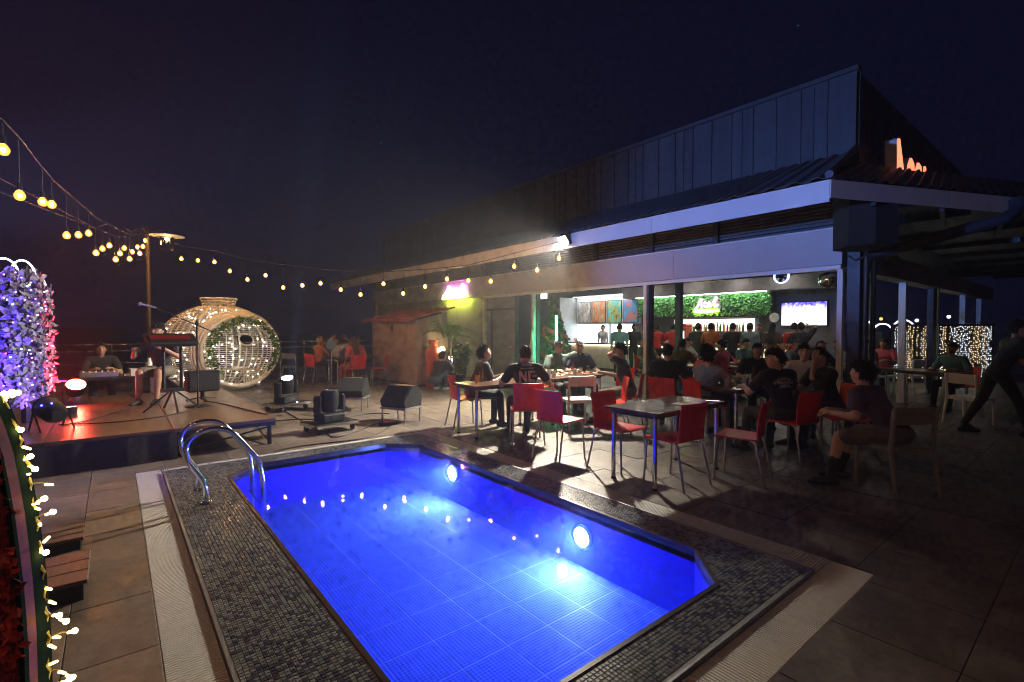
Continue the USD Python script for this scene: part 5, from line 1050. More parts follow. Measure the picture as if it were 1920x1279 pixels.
    for i in (0, 1):
        body += arm(i, 0)+leg(i, 0)+foot(i, -.008); d = wr[i]-el[i]; d = d/np.linalg.norm(d); s = (-1, 1)[i]
        nrm = np.array([-s*.3, .1, -1.0]) if wr[i][2] < shs[i][2]-.1 else np.array([-s*.7, -.6, .1])
        hand(body, wr[i]+d*.012, d, nrm, -s if nrm[2] < -.5 else s, .55)
    hands_c = [w+(w-e)/np.linalg.norm(w-e)*.09 for w, e in zip(wr, el)]
    keep = lambda q: np.maximum(np.maximum(*[1-np.clip((np.linalg.norm(q-c, axis=1)-.10)/.03, 0, 1) for c in hands_c]), 1-np.clip((np.linalg.norm(q-hc, axis=1)-.105)/.03, 0, 1))
    v, f = fuse(body, .045 if low else .028, 5, keep); MB().raw(v, f).build('body', 'skin_'+skin, t, smooth=55)
    # clothes
    sv = sf = None
    g = .010
    if shirt:
        c = torso(g)
        for i in (0, 1): c += arm(i, g, .62) if sleeve == 'short' else arm(i, g+.003) if sleeve == 'long' else []
        v, f = fuse(c, .05 if low else .035, 4)
        top = neck+(0, 0, .012)
        if sleeve == 'none': v = v.copy(); k_ = (v-neck)@(Rt@np.array([0, 0, 1.0])) > -.07; dcen = v-neck; v[k_] -= .030*dcen[k_]/np.linalg.norm(dcen[k_], axis=1, keepdims=True)
        v = v+.006*(meshkit.fbm(v*9, 2, 3)[:, None]-.5)*np.array([1, 1, .3])
        MB().raw(v, f).build('shirt', 'cloth_'+shirt, t, smooth=60); sv, sf = v, f
    if pants:
        c = [hull(S(pel, (.150+g+.006, .105+g+.006, .10), sg), *[S(h, .09+g, sg) for h in hips], S(pel-(0, 0, .085), .07, sg))]
        if pants.startswith('skirt'):
            zs = min(k[2] for k in kn); c += [hull(S(pel, .15, sg), *[S(k_+(0, 0, -.02), .085, sg) for k_ in kn]), hull(*[S(k_, .085, sg) for k_ in kn], *[S((k_[0]*1.25, k_[1]+.02, max(k_[2]-.30, .18)), .07, sg) for k_ in kn])]
        else:
            for i in (0, 1): c += leg(i, g, .5 if bare_legs else 1)
        v, f = fuse(c, .05 if low else .038, 4); v = v+.008*(meshkit.fbm(v*8, 2, 5)[:, None]-.5); MB().raw(v, f).build('trousers' if not pants.startswith('skirt') else 'skirt', 'cloth_'+pants, t, smooth=60)
    for i in (0, 1):
        v, f = fuse(foot(i, .004), .03, 2); MB().raw(v, f).build('shoe', 'shoe_'+shoes, t, smooth=50)
        if bare_legs == 'socks': v, f = fuse(limb([an[i]+(kn[i]-an[i])*.42, an[i]], [.056, .047], 8), .03, 2); MB().raw(v, f).build('sock', 'sock_black', t, smooth=50)
    # hair: the upper back of the head, slightly out from the skin
    u = hu; lim = {'short': .30, 'crop': .34, 'long': .25, 'bun': .25, 'cap': .42, 'bald': 9}.get(style, .3)
    if style != 'bald':
        line = np.where(u[:, 1] > .15, lim+.12*(1-np.abs(u[:, 0])), np.where(u[:, 1] > -.25, .10+.5*np.clip(u[:, 1]+.05, 0, 1), -.35)); on = u[:, 2] > line
        fm = on[hf].all(1); thick = {'crop': 1.07, 'cap': 1.10}.get(style, 1.15); n_ = meshkit.fbm(u*7, 3, 7)
        w = hv*(thick+(.16*(n_-.5) if style != 'cap' else 0))[:, None] if style != 'cap' else hv*thick
        w = w+np.array([0, -.004, .004]); q = trimesh.Trimesh(w, hf[fm], process=False); q.remove_unreferenced_vertices(); b = MB(); wv = np.array(q.vertices); inn = wv*.90
        b.raw(wv@hn.T+hc, q.faces).raw(inn@hn.T+hc, np.array(q.faces)[:, ::-1])
        if style == 'long':
            c = [hull(S(hc+hn@np.array([0, -.05, .02]), (.075, .05, .07), 10), S(hc+np.array([0, 0, -.12])+hn@np.array([0, -.085, 0]), (.09, .04, .06), 10)), hull(S(hc+np.array([0, 0, -.12])+hn@np.array([0, -.085, 0]), (.09, .04, .06), 10), S(chest+Rt@np.array([0, -.14, -.02]), (.09, .03, .10), 10))]
            v, f = fuse(c, .025, 3); v = v+.014*(meshkit.fbm(v*np.array([40, 40, 8]), 2, 2)[:, None]-.5); b.raw(v, f)
        if style == 'bun': b.sph(hc+hn@np.array([0, -.095, .075]), .045, 2)
        if style != 'cap' and not low:
            r_ = np.random.default_rng(int(abs(loc[0]*97+loc[1]*31)) % 9999); ids = np.where(fm)[0]; hn_ = hv/np.linalg.norm(hv, axis=1, keepdims=True); Lh = .018 if style == 'crop' else .034
            for c_ in r_.choice(ids, 320): a_ = hf[c_][0]; p_ = hv[a_]*(thick-.03); d_ = hn_[a_]*.55+np.array([0, .25 if hu[a_][1] > 0 else -.35, -.55+.5*hu[a_][2]])+r_.normal(size=3)*.28; s_ = np.cross(d_, hn_[a_]); s_ = s_/(np.linalg.norm(s_)+1e-9)*.0075; d_ = d_/np.linalg.norm(d_)*Lh*r_.uniform(.6, 1.3); b.raw(np.array([p_-s_, p_+s_, p_+d_+hn_[a_]*.006, p_+d_*.5+hn_[a_]*.010])@hn.T+hc, [[0, 1, 3], [1, 2, 3], [0, 3, 2]])
        b.build('cap' if style == 'cap' else 'hair', 'cloth_navy' if style == 'cap' else 'hair_'+hair, t, smooth=70)
        if style == 'cap': pk = [hc+hn@np.array(p) for p in ((-.06, .075, .052), (-.035, .155, .040), (.035, .155, .040), (.06, .075, .052))]; MB().raw(np.vstack([pk, np.array(pk)+(0, 0, .007)]), [[0, 1, 2], [0, 2, 3], [4, 6, 5], [4, 7, 6], [0, 4, 5], [0, 5, 1], [1, 5, 6], [1, 6, 2], [2, 6, 7], [2, 7, 3], [3, 7, 4], [3, 4, 0]]).build('cap_peak', 'cloth_navy', t)
    if not low:
        for s in (-1, 1): e = hc+hn@np.array([s*.028, .0795, .008]); MB().sph(e, .0115, 2, (1, .6, .62), hn).build('eye', 'eye_white', t, smooth=True); MB().sph(e+hn@np.array([0, .0055, 0]), .0055, 1, (1, .5, 1), hn).build('iris', 'hair_brown', t); MB().tube([hc+hn@np.array(p) for p in ((s*.014, .095, .030), (s*.030, .092, .034), (s*.046, .078, .029))], .0032, 5).build('eyebrow', 'hair_'+(hair if hair != 'grey' else 'brown'), t)
        MB().sph(hc+hn@np.array([0, .096, -.057]), .020, 2, (1, .28, .28), hn).build('lips', 'lip', t, smooth=True)
    return t, dict(hc=hc, hn=hn, chest=chest, Rt=Rt, wr=wr, el=el, kn=kn, pel=pel, up=up, sv=sv, sf=sf)
def cast(o, d, v, f):
    """first hit distance of rays o along one direction d"""
    a, b, c = v[f[:, 0]], v[f[:, 1]], v[f[:, 2]]; e1, e2 = b-a, c-a; p = np.cross(d, e2); det = (e1*p).sum(1); out = np.full(len(o), np.nan)
    ok = np.abs(det) > 1e-10
    for i, q in enumerate(o):
        s = q-a; u = (s*p).sum(1)/np.where(ok, det, 1); r = np.cross(s, e1); w = (r@d)/np.where(ok, det, 1); tt = (r*e2).sum(1)/np.where(ok, det, 1); h = ok & (u >= 0) & (w >= 0) & (u+w <= 1) & (tt > 0)
        if h.any(): out[i] = tt[h].min()
    return out
def print_on_back(t, info, shape, look, cz, size, name='shirt_print', dx=0.0):
    """a flat print (list of polygons, centred, unit sized) laid on the back of the shirt"""
    R = info['Rt']; ctr = info['chest']+R@np.array([dx, 0, cz])
    for poly in shape:
        m = trimesh.creation.triangulate_polygon(poly, engine='earcut'); v2, f = np.array(m[0]), np.array(m[1]); v, f = trimesh.remesh.subdivide_to_size(np.c_[v2, np.zeros(len(v2))], f, .06)[:2]
        o = ctr+(v[:, :1]*size)*(R@np.array([1., 0, 0]))+(v[:, 1:2]*size)*(R@np.array([0, 0, 1.]))+R@np.array([0, -.5, 0]); d = R@np.array([0, 1., 0]); h = cast(o, d, info['sv'], info['sf'])
        h = np.where(np.isnan(h), np.nanmedian(h) if not np.isnan(h).all() else .38, h); p = o+d*(h-.004)[:, None]; MB().raw(p, f).raw(p, np.array(f)[:, ::-1]).build(name, look, t)
def text_polys(s, arc=0.0, bold=True):
    from shapely.ops import transform
    m = meshkit.text_mesh(s, 1.0, .01, bold); out = []
    from shapely import union_all
    tri = [Polygon(m.vertices[q][:, :2]) for q in m.faces if m.vertices[q][:, 2].max() < 1e-6]; g = union_all([q.buffer(1e-4) for q in tri if q.area > 1e-7]); x0, _, x1, _ = g.bounds; w = x1-x0
    def bendit(x, y, z=None):
        x = (np.asarray(x)-(x0+x1)/2)/w; y = np.asarray(y)/w; a = x*arc
        return (x, y) if not arc else (np.sin(a)*(1/arc+y), np.cos(a)*(1/arc+y)-1/arc)
    g = g.segmentize(.06) if hasattr(g, 'segmentize') else g
    return [transform(bendit, q) for q in getattr(g, 'geoms', [g])]
pm('print_white', (.85, .84, .82), .8); pm('print_blue', (.35, .50, .80), .8); pm('print_cream', (.85, .74, .62), .8)
# --- at the tables on the terrace
person('man in a black T-shirt leaning both forearms on the table, nearest the far pool end', (4.42, 6.46, 0), -112, skin='pale', shirt='black', pants='charcoal', lean=26, head=(-8, 34), hands=[(-.02, .50, .80), (.16, .44, .79)], legs=[(-.12, .38, 0), (.14, .44, 0)])
t, i = person('man seen from behind in a black T-shirt with a big white horned print', (4.50, 5.22, 0), -24, skin='pale', shirt='black', pants='charcoal', hair='brown', lean=14, head=(-6, 8), hands=[(-.26, .38, .79), (.30, .34, .79)], style='crop')
horn = [Polygon([(-.22, .42), (-.30, .78), (-.10, .52), (0, .66), (.12, .50), (.32, .80), (.22, .40)]), Polygon([(-.36, .34), (.36, .34), (.30, .26), (-.30, .26)])]
lett = [Polygon(q) for q in ([(-.42, .2), (-.32, .2), (-.16, -.12), (-.16, .2), (-.06, .2), (-.06, -.34), (-.16, -.34), (-.32, -.02), (-.32, -.34), (-.42, -.34)], [(0, .2), (.34, .2), (.40, .10), (.12, .06), (.12, -.20), (.38, -.24), (.30, -.34), (0, -.34)], [(.2, -.02), (.46, .02), (.44, -.12), (.2, -.12)])]
print_on_back(t, i, horn+lett, 'print_white', .02, .30); print_on_back(t, i, [Polygon([(-.4, -.42), (.5, -.46), (.42, -.60), (-.3, -.56)]), Polygon([(-.3, -.62), (.3, -.66), (.2, -.76), (-.2, -.74)])], 'print_blue', .02, .30)
person('man in a grey green T-shirt lifting a hand beside his head', (6.46, 6.66, 0), 168, shirt='greygreen', pants='charcoal', lean=8, head=(10, 4), hands=[(-.30, .26, 1.26), (.22, .36, .79)])
person('man in a navy T-shirt and dark cap facing the camera', (6.90, 6.52, 0), 160, skin='pale', shirt='navy', pants='denim', style='cap', lean=8, head=(-20, 6), hands=[(-.2, .38, .79), (.22, .36, .79)])
person('man in dark grey holding a drink to his mouth, left of the middle post', (6.50, 5.02, 0), 34, skin='pale', shirt='charcoal', pants='khaki', lean=16, head=(28, 8), hands=[(-.10, .26, 1.16), (.22, .42, .80)])
person('dark haired man in a black T-shirt seen from behind, just right of the middle post', (6.52, 4.32, 0), -64, skin='pale', shirt='black', pants='charcoal', lean=10, head=(-14, 6), hands=[(-.15, .40, .80), (.18, .38, .80)], style='crop')
person('man in a pale blue tank top reaching over the crowded table', (6.46, 3.74, 0), -96, skin='pale', shirt='paleblue', pants='khaki', sleeve='none', lean=28, head=(-4, 20), hands=[(-.02, .62, .82), (.16, .58, .81)], bare_legs=True)
person('person in a pink tank top behind the man in pale blue', (6.98, 4.05, 0), -118, skin='tan', shirt='pink', pants='charcoal', sleeve='none', lean=14, head=(30, 8), hands=[(-.1, .48, .81), (.2, .44, .80)])
person('short haired man in black at the back of the crowded table', (8.25, 3.78, 0), 126, skin='tan', shirt='black', pants='black', lean=12, head=(14, 8), hands=[(-.2, .40, .80), (.2, .42, .80)], style='crop')
t, i = person('man seen from behind in a black T-shirt with an arched white and blue print', (6.24, 2.52, 0), -26, skin='pale', shirt='black', pants='charcoal', lean=17, head=(62, 10), hands=[(-.16, .50, .80), (.20, .46, .80)], legs=[(-.2, .44, 0), (.20, .46, 0)])
print_on_back(t, i, text_polys('HAVANALL', 1.5), 'print_cream', .045, .27); print_on_back(t, i, [Polygon([(-.34, -.02), (.34, -.02), (.40, -.12), (-.40, -.12)]), Polygon([(-.28, -.15), (.28, -.15), (.24, -.22), (-.24, -.22)])], 'print_blue', .035, .27); print_on_back(t, i, text_polys('LIMITED'), 'print_white', -.045, .17)
person('man in a white open shirt at the right end of the crowded table', (8.18, 3.02, 0), 108, skin='pale', shirt='white', pants='denim', lean=12, head=(8, 10), hands=[(-.22, .42, .80), (.16, .44, .81)])
person('man in black resting his chin on his hand, with a dark wristwatch', (7.30, 2.36, 0), 52, skin='pale', shirt='black', pants='charcoal', lean=20, head=(14, 4), hands=[(-.04, .26, 1.12), (.18, .46, .80)])
person('seated man in a purple grey T-shirt and shorts in the right foreground, seen from behind', (5.84, 1.34, 0), -12, skin='pale', shirt='purple', pants='khaki', hair='black', lean=38, turn=0, head=(-4, 18), hands=[(-.30, .42, .70), (-.10, .48, .70)], legs=[(-.42, .36, 0), (-.10, .46, 0)], bare_legs='socks')
person('waiter in black walking past at the right edge', (10.05, 1.12, 0), -150, 'stand', skin='tan', shirt='black', pants='black', lean=24, head=(-6, 4), hands=[(-.20, .50, 1.02), (.12, .44, .98)], legs=[(-.10, -.34, .02), (.12, .32, 0)])
person('man in a teal shirt sitting before the light curtain', (12.6, 1.95, 0), 70, skin='brown', shirt='teal', pants='black', lean=22, head=(4, 10), hands=[(-.2, .4, .78), (.2, .4, .78)], low=True)
red(12.62, 1.9, 70, 'red chair under the man in teal before the light curtain'); copy('table_long', 'table', 'dark table before the light curtain at the right', 'table', (12.1, 2.35, 0), 60, 'dark wood tables')
# --- inside, at the bar and the counters
ins = [('waiter in black standing at the food counter', 13.2, 10.0, 150, 'stand', 'brown', 'black', 'black', 'short', 0), ('server in a red shirt with arms raised, left of the inner column', 12.9, 8.9, -20, 'stand', 'tan', 'red', 'black', 'short', 1), ('server in a red polo beside the red fridge', 13.3, 8.6, -60, 'stand', 'tan', 'red', 'denim', 'bun', 2),
       ('guest in dark clothes at the bar right of the inner column', 12.9, 7.55, -70, 'stand', 'tan', 'charcoal', 'black', 'short', 0), ('broad guest in black standing at the bar with his back turned', 13.3, 6.75, -85, 'stand', 'tan', 'black', 'black', 'short', 0), ('guest in a sea green shirt standing at the bar', 13.3, 6.28, -88, 'stand', 'pale', 'seagreen', 'khaki', 'short', 0),
       ('long haired guest in a brown dress at the bar', 13.35, 5.72, -85, 'stand', 'tan', 'brownc', 'skirt', 'long', 0), ('bartender with dark hair behind the lit bar', 14.95, 6.75, 95, 'stand', 'tan', 'black', 'black', 'short', 0), ('cook in white in the kitchen hatch', 15.6, 13.3, 90, 'stand', 'tan', 'white', 'white', 'short', 0),
       ('guest raising a glass at the right end of the bar', 13.2, 4.95, -60, 'stand', 'tan', 'black', 'black', 'short', 3), ('guest in a dark hooded top at the right of the bar', 10.9, 3.75, 150, 'sit', 'tan', 'navy', 'black', 'cap', 0)]
pm('cloth_skirt', (.085, .05, .03), .85)
for lb, x, y, r, po, sk, sh_, pa, hs, hm_ in ins:
    person(lb, (x, y, 0), r, po, skin=sk, shirt=sh_, pants=pa, style=hs, female=hs in ('long', 'bun'), low=True, lean=6, hands={0: None if po == 'stand' else [(-.2, .4, .8), (.2, .4, .8)], 1: [(-.25, .30, 1.45), (.2, .35, 1.2)], 2: [(-.2, .35, 1.15), (.2, .38, 1.1)], 3: [(-.2, .2, 1.0), (.22, .30, 1.62)]}[hm_], head=(0, 8))
t = copy('table_big', 'table', 'dark table inside where a brownish clad group sits', 'table', (10.3, 6.0, 0), 0, 'dark wood tables'); copy('table_big', 'table', 'dark table inside behind the short haired man in black', 'table', (10.9, 5.0, 0), 0, 'dark wood tables')
for lb, x, y, r, sk, sh_, hs in (('guest in brown at the inner table, left one', 9.7, 6.1, -90, 'tan', 'brownc', 'short'), ('guest in brown at the inner table, right one', 10.6, 6.7, 180, 'brown', 'brownc', 'long'), ('guest with pinkish top at the inner table', 10.2, 5.3, 0, 'tan', 'skirtpink', 'bun'), ('guest in black at the second inner table', 10.6, 5.7, 170, 'tan', 'black', 'short'),
        ('man in a blue shirt inside, right of the corner column', 12.6, 3.9, 60, 'tan', 'denim', 'short'), ('long haired woman inside behind the seated man', 13.5, 3.6, 60, 'pale', 'brownc', 'long'), ('guest in a dark red top inside beside the woman', 14.5, 3.55, 80, 'tan', 'skirtpink', 'short')):
    person(lb, (x, y, 0), r, skin=sk, shirt=sh_, pants='black', style=hs, female=hs != 'short', low=True, lean=12, hands=[(-.2, .4, .8), (.2, .4, .8)])
copy('table_big', 'table', 'dark table inside behind the white chairs', 'table', (13.7, 4.2, 0), 20, 'dark wood tables')
# --- by the stage and at the railing
person('man in dark clothes standing by the red leafy column', (-1.35, 11.2, 0), -160, 'stand', skin='tan', shirt='black', pants='black', low=True, lean=4, hands=[(-.10, .35, 1.12), (.25, .28, 1.20)])
person('man bent over the mixer on the stage table', (-.22, 12.25, 0), 185, skin='tan', shirt='black', pants='black', low=False, seat=.46, lean=24, head=(0, 14), hands=[(-.15, .46, .80), (.15, .46, .80)])
person('musician in a dark flowered shirt sitting behind the slanted controller', (.62, 10.0, SZ), 150, skin='tan', shirt='flower' if 'cloth_flower' in LOOK else 'black', pants='khaki', seat=.42, lean=14, head=(-14, 12), hands=[(-.2, .34, .86), (.22, .38, .84)], bare_legs=True)
F_ = (('blond woman in orange sitting at the far table', 4.62, 14.72, -70, 'tan', 'orange', 'blond', 'short', 0), ('guest in white raising both arms at the far table', 5.15, 14.75, 180, 'tan', 'white', 'black', 'short', 1), ('woman with very long dark hair in a pink skirt, seen from behind', 5.18, 13.35, 10, 'tan', 'pink', 'brown', 'long', 2), ('woman in a pinkish top facing the camera at the far table', 5.75, 14.6, 150, 'tan', 'orange', 'brown', 'bun', 0))
for lb, x, y, r, sk, sh_, hc_, hs, hm_ in F_:
    person(lb, (x, y, 0), r, skin=sk, shirt=sh_, pants='skirtpink' if hm_ == 2 else 'charcoal', hair=hc_, style=hs, female=True, low=True, sleeve='none' if hm_ == 0 else 'short', lean=8, hands={0: [(-.15, .42, .8), (.18, .4, .8)], 1: [(-.24, .25, 1.24), (.24, .25, 1.24)], 2: None}[hm_])
red(5.18, 13.3, 10, 'red chair under the woman in the pink skirt')
copy('grey_chair', 'grey_chair', 'empty pale chair at the railing behind the lit moving head', 'chair', (4.05, 15.6, 0), -20)
person('man squatting with a lit phone in front of the gas cylinder', (6.22, 10.75, 0), -75, 'squat', skin='tan', shirt='black', pants='denim', seat=.30, lean=38, head=(0, 20), hands=[(-.10, .52, .62), (.10, .52, .62)], legs=[(-.14, .16, 0), (.14, .22, 0)], shoes='white')
t = thing('phone', 'small phone with blue lit screen held by the squatting man', 'phone', (6.80, 10.88, .72), -75); MB().rbox((0, 0, 0), (.075, .012, .15), .004).build('body', 'black_plastic', t); MB().box((0, -.0075, 0), (.066, .001, .14)).build('screen', em('phone_blue', (.3, .4, 1.0), 4), t)
t = tag(MB().tube([(.058*math.cos(a)*.55, .03*math.sin(a), 0) for a in np.linspace(0, 2*PI, 14)], .010, 6).build('dark_bracelet', 'black_plastic'), 'dark bracelet lying on the crowded table', 'bracelet') if False else None

for lb, x, y, r, po, sk, sh_, hs in (('guest in a pale blue top standing inside behind the middle post', 11.6, 9.3, -60, 'stand', 'pale', 'paleblue', 'short'), ('guest in a grey top sitting inside left of the inner column', 11.2, 8.1, 160, 'sit', 'tan', 'grey', 'short'),
        ('guest in white sitting inside left of the bar stools', 11.9, 7.3, 170, 'sit', 'tan', 'white', 'long'), ('guest in an orange top inside near the bar', 12.4, 6.9, -80, 'stand', 'tan', 'orange', 'bun'), ('guest in a teal top sitting inside before the bar', 11.6, 5.6, 160, 'sit', 'pale', 'teal', 'short'),
        ('guest in a grey green top inside under the television', 12.2, 4.7, 150, 'sit', 'tan', 'greygreen', 'short'), ('guest in red standing inside under the television', 13.6, 5.3, -90, 'stand', 'tan', 'red', 'short')):
    person(lb, (x, y, 0), r, po, skin=sk, shirt=sh_, pants='black', style=hs, female=hs != 'short', low=True, lean=8, hands=[(-.2, .4, .8), (.2, .4, .8)] if po == 'sit' else None)
    if po == 'sit': red(x, y, r, 'red chair under the '+lb.replace(' sitting', ''))
# ------------------------------------------------ bar counters, shelves, hedge panel, screens
ct = thing('bar_counter', 'long bar counter with dark red top and glowing front panels', 'counter', (14.0, 0, 0))
MB().rbox((.25, 7.6, 1.06), (.66, 4.9, .05), .01).build('counter_top', 'counter_top', ct); MB().span((.03, 5.2, 0), (.5, 10.0, 1.03)).build('body', 'inner_wall', ct)
for k in range(6): MB().span((0, 5.25+k*.8, .58), (.028, 6.02+k*.8, .98)).build('lit_panel', 'panel_warm', ct)
MB().span((-.02, 5.2, 0), (.028, 10.0, .12)).build('kick_board', 'black_metal', ct)
fc = thing('food_counter', 'food counter with pale boarded front lit from under its top', 'counter', (14.0, 0, 0))
MB().rbox((.25, 12.3, 1.0), (.66, 4.2, .05), .01).build('counter_top', 'counter_top', fc); MB().span((.03, 10.3, 0), (.5, 14.4, .97)).build('body', 'inner_wall', fc)
for k in range(34): MB().span((.0, 10.32+k*.12, .10), (.028, 10.43+k*.12, .93)).build('board', 'counter_front', fc)
MB().span((-.05, 10.3, .945), (-.02, 14.4, .968)).build('light_strip', 'strip_warm', fc)
hg = thing('hedge_panel', 'green artificial hedge panel above the bar shelves', 'hedge', (15.66, 0, 0)); MB().span((0, 6.8, 2.02), (.04, 11.6, 2.70)).build('backing', 'leaf', hg)
rng = np.random.default_rng(21); q = MB()
for _ in range(4200): leaf_mesh(rng, q, (-.01-abs(rng.normal())*.03, rng.uniform(6.75, 11.6), rng.uniform(2.02, 2.70)), np.array([-1, 0, .3])+rng.normal(size=3)*.5, .085)
q.build('leaves', 'hedge_leaf', hg, kind='stuff')
MB().span((-.22, 6.8, 2.69), (-.16, 11.6, 2.71)).build('light_strip', em('strip_hedge', (.9, 1.0, .8), 26.0), hg)
bs = thing('bar_shelf', 'bar back shelf with a dark board and white lit lower niche', 'shelf', (15.72, 0, 0)); MB().span((0, 7.3, 1.93), (.28, 10.4, 1.97)).build('shelf_board', 'dark_wood', bs); MB().span((0, 6.9, 1.42), (.28, 10.9, 1.46)).build('shelf_board', 'dark_wood', bs); MB().span((.30, 7.4, 1.47), (.33, 10.3, 1.88)).build('lit_back', em('niche', (1, .95, .85), 1.6), bs); MB().span((-.1, 6.9, .0), (.28, 10.9, .95)).build('cabinet', 'black_metal', bs); MB().span((-.1, 6.9, .95), (.3, 10.9, .98)).build('worktop', 'steel', bs)
rng = random.Random(12); BOT = ['drink_brown', 'drink_green', 'drink_beer', 'drink_cream', 'drink_water', 'gas_red']; nB = 0
pos = ['upper', 'lower', 'worktop']
for zi, (z, y0, y1, n) in enumerate(((1.97, 7.4, 10.3, 17), (1.46, 7.5, 10.3, 26), (.98, 7.2, 10.6, 20))):
    for k in range(n):
        t = thing('bottle', ORD[n-1-k]+' small bottle from the left on the '+('upper bar shelf', 'lit lower bar shelf', 'worktop behind the bar')[zi], 'bottle', (15.85+rng.uniform(-.05, .05), y0+(y1-y0)*(k+rng.uniform(.2, .8))/n, z), 0, 'bottles behind the bar: '+('upper shelf', 'lit shelf', 'worktop')[zi])
        h = rng.uniform(.75, 1.2); MB().lathe(np.array(LATHE['bottle'])*(1.2, h*1.15), n=8).build('glass', rng.choice(BOT), t)
for k, (y, lk, lb) in enumerate(((7.62, 'gas_red', 'tall red bottle on the right end of the upper shelf'), (7.42, 'gas_red', 'second tall red bottle at the right end of the upper shelf'), (7.85, 'print_blue', 'blue box shaped bottle on the upper shelf'))): t = thing('bottle', lb, 'bottle', (15.74, y, 1.97)); MB().lathe(np.array(LATHE['bottle'])*(1.7, 1.2), n=10).build('glass', lk, t)
fr = thing('drinks_fridge', 'small drinks fridge with red top and pale glowing window', 'fridge', (14.2, 8.95, 1.09)); MB().rbox((.2, 0, .26), (.4, .42, .52), .015).build('body', 'gas_red', fr); MB().box((-.005, 0, .22), (.012, .34, .34)).build('window', em('fridge_w', (.6, .85, 1), 1.8), fr); MB().rbox((.18, 0, .57), (.42, .46, .10), .02).build('header', 'red_plastic', fr)
mw = thing('microwave', 'white microwave on the bar end below the round clock', 'microwave', (14.35, 5.85, 1.09)); MB().rbox((0, 0, .15), (.34, .46, .28), .012).build('body', 'white_plastic', mw); MB().box((-.175, -.08, .15), (.006, .28, .2)).build('window', 'glass_dark', mw); MB().box((-.175, .14, .15), (.006, .1, .2)).build('keypad', 'steel', mw)
ck = thing('wall_clock', 'round pale wall clock left of the television', 'clock', (16.07, 6.80, 1.90)); Rk = np.array([[0, 0, -1], [0, 1, 0], [1, 0, 0.0]]); MB().lathe([(0, 0), (.14, 0), (.15, .02), (.14, .03), (.132, .026), (0, .026)], n=26, R=Rk).build('face', 'clock_face', ck); MB().bar((-.03, 0, 0), (-.03, .05, .07), .008, .004).bar((-.03, 0, 0), (-.03, -.08, .03), .006, .004).build('hands', 'black_metal', ck)
tv = thing('television', 'large television on the bar wall showing a bright white and violet game', 'television', (16.04, 5.96, 2.00)); MB().rbox((.02, 0, 0), (.05, 1.30, .75), .008).build('frame', 'black_plastic', tv)
usdkit.material(stage, '/World/Looks/tv_picture', {'tc': ('texture_coordinate', {}), 'n': ('noise_texture', dict(scale=9.0, detail=5.0, roughness=.7)), 's': ('separate_xyz', {}), 'mr': ('math', dict(math_type='multiply_add', value2=1.4, value3=-.10)), 'ad': ('math', dict(math_type='subtract', use_clamp=True)),
    'r': ('rgb_ramp', {'ramp': [(0, (.02, .02, .30)), (.12, (.08, .06, .75)), (.25, (.45, .40, 1.0)), (.42, (1, .98, 1)), (1, (1, 1, 1))]}), 'e': ('emission', dict(strength=1.5))},
    [('tc.object', 'n.vector'), ('tc.object', 's.vector'), ('s.z', 'mr.value1'), ('n.fac', 'ad.value1'), ('mr.value', 'ad.value2'), ('ad.value', 'r.fac'), ('r.color', 'e.color')], surface='e.emission')
MB().box((-.008, 0, 0), (.006, 1.24, .69)).build('screen', UsdShade.Material.Get(stage, '/World/Looks/tv_picture'), tv)
# four posters over the hatch: plain abstract pictures
for k, (c1_, c2_, c3_, lb) in enumerate((((.62, .60, .62), (.35, .27, .20), (.75, .72, .78), 'pale grey and brown poster'), ((.75, .25, .12), (.65, .6, .35), (.15, .18, .45), 'red, yellow and violet poster'), ((.15, .55, .55), (.65, .6, .15), (.06, .03, .05), 'turquoise, yellow and black poster'), ((.15, .35, .7), (.7, .25, .25), (.4, .3, .2), 'blue, red and brown poster'))):
    nm = f'poster_print_{k}'
    usdkit.material(stage, '/World/Looks/'+nm, {'tc': ('texture_coordinate', {}), 'm': ('mapping', dict(scale=(1, 1.6, 1), location=(k*3.1, k, 0))), 'n': ('noise_texture', dict(scale=2.6, detail=4.0, distortion=.8)), 'r': ('rgb_ramp', {'ramp': [(.3, c3_), (.45, c2_), (.55, c1_), (.72, tuple(min(1, x*1.5) for x in c1_))]}), 'p': ('principled_bsdf', dict(roughness=.4))}, [('tc.object', 'm.vector'), ('m.vector', 'n.vector'), ('n.fac', 'r.fac'), ('r.color', 'p.base_color')], surface='p.BSDF')
    t = thing('poster', lb+' above the kitchen hatch', 'poster', (15.99, 14.72-k*.82, 2.26)); MB().box((.005, 0, 0), (.02, .74, .92)).build('frame', 'black_metal', t); MB().box((-.008, 0, 0), (.004, .70, .88)).build('print', UsdShade.Material.Get(stage, '/World/Looks/'+nm), t)
pl = thing('picture_light', 'white light bar above the four posters', 'lamp', (15.80, 13.5, 2.92)); MB().rbox((0, 0, .02), (.08, 3.5, .04), .008).build('housing', 'white_frame', pl); MB().box((.0, 0, -.006), (.05, 3.4, .008)).build('tube', em('pic_light', (.85, .95, 1), 22.0), pl)
